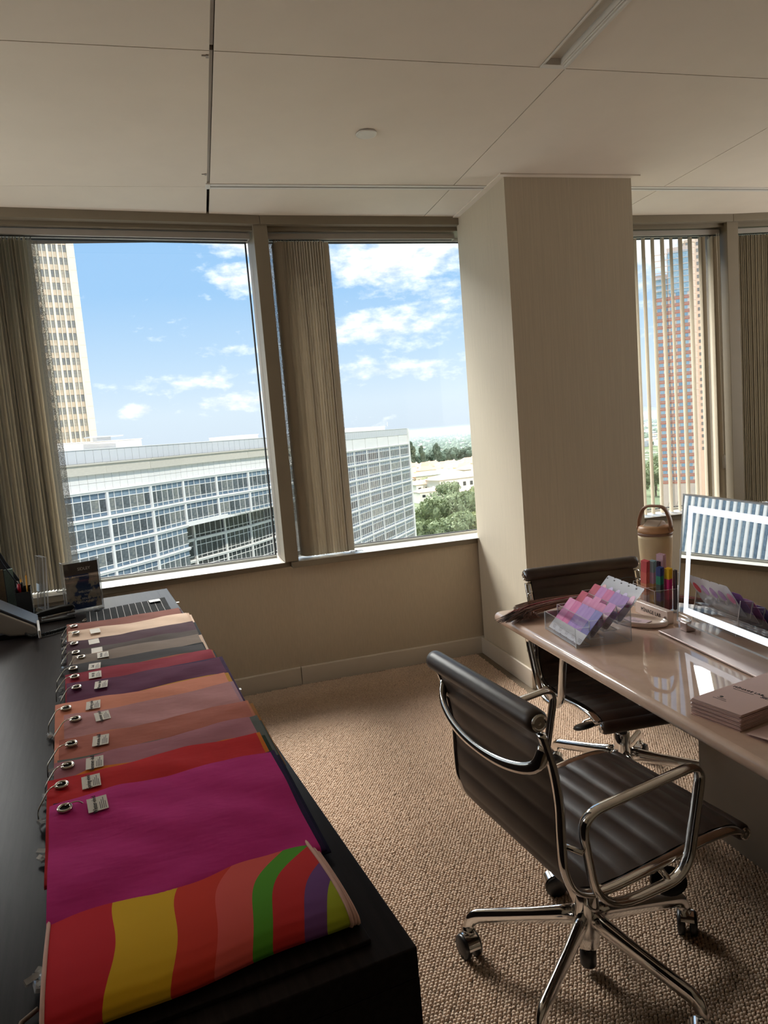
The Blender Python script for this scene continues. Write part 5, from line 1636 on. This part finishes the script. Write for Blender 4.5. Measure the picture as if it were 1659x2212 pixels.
M_ROSEBLK = clear_mat('frosted rose acrylic', (0.93, 0.84, 0.80), 0.1, base=0.03, frost=0.72, frost_col=srgb(226, 200, 186))
M_ROSE = mat('frosted rose acrylic block', srgb(240, 222, 212), 0.22, var=0.02, coat=0.3)
nbk = thing('name_block', 'frosted rose acrylic name block in front of the caddy', 'name plate', (1.426, 2.068, TT), math.radians(-91))
MB().box((-0.092, -0.012, 0), (0.092, 0.012, 0.042)).build('block', M_ROSE, nbk, bevel=0.002)
lettering('MİNAGE LAB', 0.0185, M_INK, nbk, (0.0, -0.0125, 0.020), (PI / 2, 0, 0), spacing=1.1, sx=0.95)
lettering('AB', 0.0140, mat('soft print', srgb(120, 100, 96), 0.6), nbk, (0.080, -0.0125, 0.019), (PI / 2, 0, 0), sx=0.8)

# kidney tray with a card
tr = thing('resin_tray', 'glossy beige resin tray between card stand and name block', 'tray', (1.345, 2.035, TT), math.radians(-62))
M_RESIN = mat('glossy beige resin', srgb(238, 216, 198), 0.12, var=0.05, coat=1.0)
outl = []
for k in range(40):
    a = 2 * PI * k / 40
    r_ = 1 + 0.10 * math.cos(2 * a + 0.4) + 0.06 * math.sin(3 * a)
    outl.append((0.088 * r_ * math.cos(a), 0.058 * r_ * math.sin(a)))
m_ = MB()
rows = [(0.90, 0.0), (1.0, 0.004), (1.02, 0.012), (1.0, 0.017), (0.95, 0.018), (0.90, 0.014), (0.86, 0.008), (0.5, 0.006), (0.02, 0.006)]
vs_ = [(p[0] * s_, p[1] * s_, z_) for s_, z_ in rows for p in outl]
fs_ = [(j * 40 + i, j * 40 + (i + 1) % 40, (j + 1) * 40 + (i + 1) % 40, (j + 1) * 40 + i) for j in range(len(rows) - 1) for i in range(40)]
m_.add(vs_, fs_); m_.build('dish', M_RESIN, tr, True)
tcd = thing('price_card', 'small pink card lying in the resin tray', 'card', (1.338, 2.045, TT + 0.0075), math.radians(-70))
MB().box((-0.045, -0.028, 0), (0.045, 0.028, 0.001)).build('sheet', mat('pink card', srgb(226, 200, 206), 0.6, var=0.02), tcd)
m_ = MB()
for q in range(4): m_.box((-0.012, 0.004 - 0.005 * q, 0.001), (0.022, 0.0055 - 0.005 * q, 0.0013))
m_.box((-0.038, 0.018, 0.001), (-0.012, 0.0195, 0.0013)); m_.build('print_lines', mat('grey print', srgb(150, 140, 150), 0.7), tcd)

# ------------------------------------------------------------------ tumbler
tu = thing('tumbler', 'cream insulated tumbler with brown lid and carrying handle', 'bottle', (1.578, 2.262, TT), math.radians(28))
M_TUM = mat('cream powder coat', srgb(226, 202, 160), 0.5, var=0.02, bump=0.05, bscale=900)
M_LID = mat('caramel plastic lid', srgb(206, 158, 116), 0.42, var=0.03)
M_LIDR = mat('brown lid ring', srgb(142, 108, 88), 0.45, var=0.03)
MB().lathe([(0.036, 0), (0.041, 0.003), (0.046, 0.06), (0.053, 0.12), (0.0585, 0.20), (0.0600, 0.235), (0.0600, 0.246)], 48).build('body', M_TUM, tu, True)
MB().lathe([(0.0600, 0.246), (0.0608, 0.247), (0.0608, 0.255), (0.0600, 0.256)], 48).build('ring', M_LIDR, tu, True)
m_ = MB(); m_.lathe([(0.0600, 0.256), (0.0600, 0.266), (0.057, 0.276), (0.050, 0.281), (0.03, 0.282), (0.001, 0.282)], 48); m_.build('lid', M_LID, tu, True)
m_ = MB(); m_.prism([(-0.050, 0.276), (0.000, 0.300), (0.018, 0.296), (0.030, 0.284), (0.052, 0.276)], -0.030, 0.030, mtx=SIDE); m_.build('spout_cover', mat('taupe spout cover', srgb(196, 178, 162), 0.4), tu, bevel=0.006, seg=3)
hp_ = round_path([(0, -0.061, 0.262), (0, -0.060, 0.300), (0, -0.040, 0.352), (0, 0.040, 0.352), (0, 0.060, 0.300), (0, 0.061, 0.262)], [0, 0.03, 0.028, 0.028, 0.03, 0], 6)
MB().tube(hp_, 0.0110, 10, flat=(0.45, 1.3), up=(0, 0, 1)).build('handle', mat('handle brown plastic', srgb(168, 126, 100), 0.4), tu, True)
for s_ in (-1, 1): MB().lathe([(0.007, 0), (0.007, 0.003), (0.005, 0.004)], 16).build('hinge_pin', M_LID, tu, True, loc=(0, s_ * 0.0655, 0.268), rot=(-s_ * PI / 2, 0, 0))

# ------------------------------------------------------------------ lit mirror
mi_ = thing('lighted_mirror', 'tabletop mirror with a glowing white light frame', 'mirror', (1.400, 1.911, TT), math.radians(-94.6))
# local: +X along the mirror (towards the camera side), +Y backwards (world +X), tilted back a little
TIL = math.radians(-5.2)
MW, MH = 0.66, 0.405
M_MIRROR = mat('silvered mirror', (0.90, 0.91, 0.90), 0.0, metal=1.0, var=0.0)
M_LED = mat('light frame', (1, 1, 1), 0.5, emit=(0.78, 0.86, 1.0), emit_s=0.85)
z0_ = 0.030
hold = bpy.data.objects.new('mirror_panel', None); hold.empty_display_size = 0.05; C.objects.link(hold); hold.parent = mi_; hold.location = (0, 0, z0_); hold.rotation_euler = (TIL, 0, 0)
m_ = MB(); m_.box((0.004, 0.0, 0.004), (MW - 0.004, 0.003, MH - 0.004)); m_.build('mirror_glass', M_MIRROR, hold)
lw, li = 0.020, 0.034
led = MB()
led.box((li, -0.0012, li), (li + lw, -0.0002, MH - li)); led.box((MW - li - lw, -0.0012, li), (MW - li, -0.0002, MH - li))
led.box((li + lw, -0.0012, li), (MW - li - lw, -0.0002, li + lw)); led.box((li + lw, -0.0012, MH - li - lw), (MW - li - lw, -0.0002, MH - li))
led.build('light_frame', M_LED, hold)
m_ = MB(); m_.prism(round_rect(0, 0, MW, MH, 0.012, 4), 0.0032, 0.020, mtx=Matrix(((1, 0, 0, 0), (0, 0, 1, 0), (0, 1, 0, 0), (0, 0, 0, 1)))); m_.build('back_case', mat('white mirror case', srgb(226, 224, 224), 0.3), hold)
m_ = MB()
for a_, b_ in (((0, -0.001, 0), (0.005, 0.003, MH)), ((MW - 0.005, -0.001, 0), (MW, 0.003, MH)), ((0.005, -0.001, 0), (MW - 0.005, 0.003, 0.005)), ((0.005, -0.001, MH - 0.005), (MW - 0.005, 0.003, MH))): m_.box(a_, b_)
m_.build('bevelled_edge', M_ACRE, hold)
for k in range(3):
    m_ = MB(); m_.tube([(0.20 + 0.036 * k + 0.006 * math.cos(a), -0.0008, 0.112 + 0.006 * math.sin(a)) for a in [2 * PI * q / 16 for q in range(16)]], 0.0004, 4, closed=True); m_.build('touch_mark', M_WHITE, hold)
M_ROSEMET = mat('pale rose metal', srgb(214, 194, 188), 0.3, metal=0.4, var=0.02)
MB().box((0.0, -0.066, 0.002), (MW, 0.10, 0.008)).build('base_plate', M_ROSEMET, mi_, bevel=0.002)
MB().box((0.003, -0.063, 0.0), (MW - 0.003, 0.097, 0.002)).build('base_pad', M_BLACK, mi_)
for x_ in (0.022, MW - 0.06): MB().box((x_, -0.004, 0.008), (x_ + 0.034, 0.030, 0.036)).build('bracket', M_ROSEMET, mi_, bevel=0.003)

# upright cards / frame just left of the mirror, behind it
pf = thing('photo_stand', 'upright pale photo stand half hidden behind the lighted mirror', 'photo stand', (1.53, 2.01, TT), math.radians(-88))
MB().box((-0.05, 0, 0.0), (0.03, 0.012, 0.225)).build('backing', mat('grey card backing', srgb(176, 168, 160), 0.5), pf)
m_ = MB(); plate(m_, (-0.055, -0.006, 0.0), (0.03, -0.003, 0.145), 1); m_.build('front_plate', [M_ACR, M_ACRE], pf)
MB().box((-0.05, -0.0028, 0.004), (0.03, -0.0015, 0.135)).build('printed_sheet', mat('blush print', srgb(226, 200, 196), 0.6, var=0.08, vscale=30), pf)

# ------------------------------------------------------------------ booklets
M_BOOK = mat('blush paper cover', srgb(240, 208, 200), 0.7, var=0.02, spec=0.2)
M_BOOKE = mat('blush page edges', srgb(214, 180, 172), 0.75, var=0.12, vscale=200, stretch=(0.1, 0.1, 12))
BW, BLN = 0.125, 0.30
NBK = 14
bk_rot = math.atan2(-0.975, 0.22)
for k in range(NBK):
    z_ = TT + k * 0.0028
    lab = 'blush leaflet, %s from the bottom of the stack on the table' % (['', 'second', 'third', 'fourth', 'fifth', 'sixth', 'seventh', 'eighth', 'ninth', 'tenth', 'eleventh', 'twelfth', 'thirteenth', ''][k])
    if k == NBK - 1: lab = 'topmost blush leaflet of the stack, printed with names'
    if k == 0: lab = 'bottom leaflet of the blush leaflet stack on the table'
    j = 0.002 * math.sin(k * 2.1)
    bk = thing('leaflet', lab, 'leaflet', (1.020 + j, 1.352 + 0.0015 * math.cos(k * 1.7), z_), bk_rot + 0.006 * math.sin(k * 1.3), 'stacked leaflets')
    lift = 0.004 * (k / NBK) ** 2
    m_ = MB(); m_.grid(lambda u, v: (u * BW, v * BLN, 0.0026 - 0.0002), 2, 2); m_.build('cover', M_BOOK, bk)
    MB().box((0, 0, 0), (BW, BLN, 0.0022)).build('pages', M_BOOKE, bk)
    if k == NBK - 1:
        lettering('MİNAGE LAB', 0.0115, M_INK, bk, (0.048, 0.128, 0.0028), (0, 0, 0), spacing=1.15)
        lettering('SIDLEY', 0.0150, mat('slate print', srgb(84, 72, 82), 0.6), bk, (0.110, 0.118, 0.0028), (0, 0, 0), sx=1.0)
        m_ = MB(); m_.box((0.018, 0.116, 0.0026), (0.070, 0.1172, 0.0029)); m_.box((0.030, 0.046, 0.0026), (0.052, 0.0475, 0.0029)); m_.box((0.024, 0.039, 0.0026), (0.058, 0.0402, 0.0029))
        m_.build('print_lines', M_INK, bk)
        MB().lathe([(0.004, 0.0026), (0.004, 0.0029)], 14).build('emblem', M_INK, bk, loc=(0.034, 0.056, 0))
lf = thing('leaflet', 'single blush leaflet lying alone at the right edge of the table', 'leaflet', (1.047, 1.215, TT), math.radians(-78), 'stacked leaflets')
m_ = MB(); m_.grid(lambda u, v: (u * BW, v * BLN, 0.004 + 0.010 * (1 - v) ** 2 * u), 8, 6); m_.build('cover', M_BOOK, lf, True)
m_ = MB(); m_.grid(lambda u, v: (u * BW, v * BLN, 0.0012), 1, 1); m_.build('pages', M_BOOKE, lf)

# ------------------------------------------------------------------ swivel chairs
def leather_mat():
    m = bpy.data.materials.new('dark brown leather'); m.use_nodes = True
    t = NT(m); p = t.n['Principled BSDF']; p.inputs['Roughness'].default_value = 0.42; p.inputs['Specular IOR Level'].default_value = 0.5
    v = t.obj(); n = t.noise(v, 9, 4, 0.6)
    t.l.new(t.ramp(n, [(0.3, srgb(54, 43, 37)), (0.7, srgb(74, 60, 52))]), p.inputs['Base Color'])
    vo = t.new('ShaderNodeTexVoronoi'); vo.inputs['Scale'].default_value = 420; t.l.new(v, vo.inputs['Vector'])
    t.l.new(t.bump(vo.outputs['Distance'], 0.12, 0.0006), p.inputs['Normal'])
    return m


M_LEA = leather_mat()
SLING = spline([(0, 0.292, 0.424), (0, 0.24, 0.440), (0, 0.15, 0.438), (0, 0.04, 0.424), (0, -0.07, 0.412), (0, -0.145, 0.412), (0, -0.195, 0.435), (0, -0.218, 0.485),
                (0, -0.222, 0.55), (0, -0.222, 0.63), (0, -0.232, 0.71), (0, -0.250, 0.775), (0, -0.262, 0.812)], 160)
SW = 0.222


def make_chair(label, loc, rz, base_rz, group='leather swivel chairs'):
    c = thing('swivel_chair', label, 'chair', loc, rz, group)
    n = len(SLING)
    cumL = [0.0]
    for a, b in zip(SLING, SLING[1:]): cumL.append(cumL[-1] + (b - a).length)
    NRM = []
    for i in range(n):
        t_ = (SLING[min(n - 1, i + 1)] - SLING[max(0, i - 1)]).normalized()
        NRM.append(Vector((0, -t_.z, t_.y)) * -1 if False else Vector((0, t_.z, -t_.y)))
    # upper face points to the sitter: forward/up
    split = min(range(n), key=lambda i: (SLING[i] - Vector((0, -0.205, 0.45))).length)

    def pad(i0, i1, name):
        m_ = MB()
        rows = list(range(i0, i1 + 1)); R = len(rows) - 1
        pitch = 0.060
        def surf(sgn):
            def f(u, v):
                i = rows[int(round(v * R))]
                x = (2 * u - 1) * SW
                ph_ = (cumL[i] % pitch) / pitch
                bulge = 0.0085 * (math.sin(PI * ph_) ** 0.45)
                e = 1 - abs(2 * u - 1) ** 10
                p = SLING[i] + NRM[i] * sgn * (0.0035 + bulge * (0.35 + 0.65 * e) * (1 if sgn > 0 else 0.45))
                return (x, p.y, p.z)
            return f
        m_.grid(surf(1), 16, R, flip=False); m_.grid(surf(-1), 16, R, flip=True)
        return m_.build(name, M_LEA, c, True)
    # NRM orientation: make it face the sitter
    if NRM[10].z < 0:
        for v in NRM: v *= -1
    pad(0, split, 'seat_pad'); pad(split, n - 1, 'back_pad')
    # top and front rolls
    for p, r_, nm in ((SLING[-1] + Vector((0, -0.004, 0.014)), 0.026, 'top_roll'), (SLING[0] + Vector((0, 0.004, -0.008)), 0.021, 'front_roll')):
        W_ = SW + (0.010 if nm == 'top_roll' else 0)
        prof = [(r_ * 0.75, -W_ - 0.012), (r_ * 0.95, -W_ - 0.006), (r_, -W_ + 0.01), (r_, W_ - 0.01), (r_ * 0.95, W_ + 0.006), (r_ * 0.75, W_ + 0.012)]
        rl = MB().lathe(prof, 22, mtx=Matrix(((0, 0, 1, 0), (0, 1, 0, 0), (-1, 0, 0, 0), (0, 0, 0, 1)))).build(nm, M_LEA, c, True, loc=p)
        for s_ in (-1, 1):
            cp = MB().lathe([(r_ * 0.72, 0.0), (r_ * 0.72, 0.004), (r_ * 0.55, 0.006), (r_ * 0.5, 0.0045), (r_ * 0.18, 0.0045), (r_ * 0.16, 0.002), (0.0005, 0.002)], 22)
            cp.build('end_cap', M_CHROME, rl, False, loc=(s_ * (W_ + 0.011), 0, 0), rot=(0, s_ * PI / 2, 0))
    # side ribs follow the sling
    for s_ in (-1, 1):
        pts = [(s_ * (SW + 0.013), p.y, p.z) for p in SLING[4:-4:3]]
        MB().tube(pts, 0.011, 10, flat=(1.35, 0.75), up=(1, 0, 0)).build('side_rib', M_CHROME, c, True)
    # rear spreader: bar bowed downwards and back
    bow = spline([(-SW - 0.012, -0.244, 0.765), (-SW + 0.012, -0.262, 0.716), (-0.12, -0.278, 0.690), (0, -0.284, 0.682), (0.12, -0.278, 0.690), (SW - 0.012, -0.262, 0.716), (SW + 0.012, -0.244, 0.765)], 30)
    MB().tube(bow, [0.009 + 0.004 * abs(k - 15) / 15 for k in range(31)], 10, flat=(1.3, 0.8), up=(0, 0, 1)).build('back_spreader', M_CHROME, c, True)
    # seat spreader under the sling
    bow = spline([(-SW - 0.010, 0.02, 0.412), (-0.14, 0.01, 0.375), (0, 0.0, 0.352), (0.14, 0.01, 0.375), (SW + 0.010, 0.02, 0.412)], 24)
    MB().tube(bow, 0.013, 10, flat=(0.7, 1.6), up=(0, 0, 1)).build('seat_spreader', M_CHROME, c, True)
    bow = spline([(-SW - 0.010, -0.13, 0.412), (-0.14, -0.10, 0.375), (0, -0.06, 0.350), (0.14, -0.10, 0.375), (SW + 0.010, -0.13, 0.412)], 24)
    MB().tube(bow, 0.012, 10, flat=(0.7, 1.5), up=(0, 0, 1)).build('seat_spreader', M_CHROME, c, True)
    # arm loops
    for s_ in (-1, 1):
        ax = s_ * (SW + 0.052)
        loop = round_path([(ax, -0.200, 0.620), (ax, 0.130, 0.655), (ax, 0.075, 0.405), (ax - s_ * 0.02, -0.150, 0.375)], [0.055, 0.05, 0.06, 0.10], 7, closed=True)
        a_ = MB().tube(loop, 0.0115, 10, closed=True, flat=(1.25, 0.75), up=(1, 0, 0)).build('arm', M_CHROME, c, True)
        MB().tube([(s_ * (SW + 0.014), -0.222, 0.545), (ax, -0.197, 0.540)], 0.0065, 8).build('arm_stub', M_CHROME, a_, True)
        MB().tube([(s_ * (SW + 0.012), 0.03, 0.418), (ax, 0.03, 0.400)], 0.0075, 8).build('arm_stub', M_CHROME, a_, True)
    # tilt mechanism
    MB().box((-0.055, -0.10, 0.300), (0.055, 0.12, 0.350)).build('mechanism', M_BPL, c, bevel=0.012, seg=3)
    MB().tube([(0.03, 0.06, 0.330), (0.17, 0.09, 0.335)], 0.008, 8).build('lever', M_BPL, c, True)
    MB().lathe([(0.006, -0.006), (0.038, -0.004), (0.042, 0.002), (0.036, 0.008), (0.01, 0.010)], 20).build('lever_paddle', M_BPL, c, True, loc=(0.195, 0.095, 0.336), rot=(0.3, 0.15, 0))
    MB().lathe([(0.016, 0), (0.017, 0.004), (0.017, 0.040), (0.014, 0.045)], 18).build('tension_knob', M_CHROME, c, True, loc=(0.05, 0.10, 0.322), rot=(-PI / 2 + 0.3, 0, -0.7))
    MB().tube(round_path([(0.05, -0.03, 0.31), (0.115, -0.075, 0.275), (0.13, -0.06, 0.270), (0.06, -0.01, 0.305)], 0.012, 4), 0.0040, 8).build('pull_handle', M_CHROME, c, True)
    # pillar and base
    MB().lathe([(0.020, 0.21), (0.020, 0.315)], 20).build('gas_lift', M_BPL, c, True)
    MB().lathe([(0.026, 0.075), (0.031, 0.085), (0.033, 0.12), (0.034, 0.18), (0.030, 0.20), (0.029, 0.245), (0.024, 0.250)], 24).build('hub', M_CHROME, c, True)
    MB().lathe([(0.018, 0.020), (0.021, 0.024), (0.021, 0.078)], 18).build('hub_foot', M_BPL, c, True)
    for k in range(5):
        a = base_rz + k * 2 * PI / 5
        R = Matrix.Rotation(a, 4, 'Z')
        path = round_path([(0.022, 0, 0.160), (0.10, 0, 0.145), (0.302, 0, 0.112), (0.316, 0, 0.062)], [0, 0.05, 0.022, 0], 5)
        rad = [0.021 - 0.008 * i / (len(path) - 1) for i in range(len(path))]
        MB().tube(path, rad, 12, flat=(1.25, 0.78), up=(0, 0, 1), mtx=R).build('base_leg', M_CHROME, c, True)
        ca_ = a + 0.9 + 0.7 * k
        cst = bpy.data.objects.new('caster', None); cst.empty_display_size = 0.03; C.objects.link(cst); cst.parent = c
        cst.location = (0.318 * math.cos(a), 0.318 * math.sin(a), 0); cst.rotation_euler = (0, 0, ca_); cst.scale = (1.14, 1.14, 1.14)
        for s_ in (-1, 1):
            MB().lathe([(0.006, 0), (0.026, 0.001), (0.0285, 0.005), (0.0285, 0.013), (0.026, 0.017), (0.006, 0.018)], 22).build('wheel', M_BPL, cst, True, loc=(0.006, s_ * 0.005 + (0 if s_ > 0 else 0), 0.0285), rot=(-s_ * PI / 2, 0, 0))
        hood = MB()
        hood.grid(lambda u, v: ((0.0315 * math.cos(0.15 + 2.4 * u)) + 0.006, (v - 0.5) * 0.030, 0.0285 + 0.0315 * math.sin(0.15 + 2.4 * u)), 12, 4)
        hood.build('hood', M_CHROME, cst, True)
        MB().lathe([(0.009, 0.05), (0.009, 0.070)], 12).build('stem', M_CHROME, cst, True)
    return c


make_chair('dark leather swivel chair nearest the camera, back towards the desk', (0.832, 1.545, 0), math.radians(-82.5), math.radians(87))
make_chair('dark leather swivel chair tucked under the far table end by the column', (1.418, 2.285, 0), math.radians(180 - 3), math.radians(12))
make_chair('dark leather swivel chair behind the lighted mirror, nearly hidden', (2.31, 2.42, 0), math.radians(96), math.radians(40))
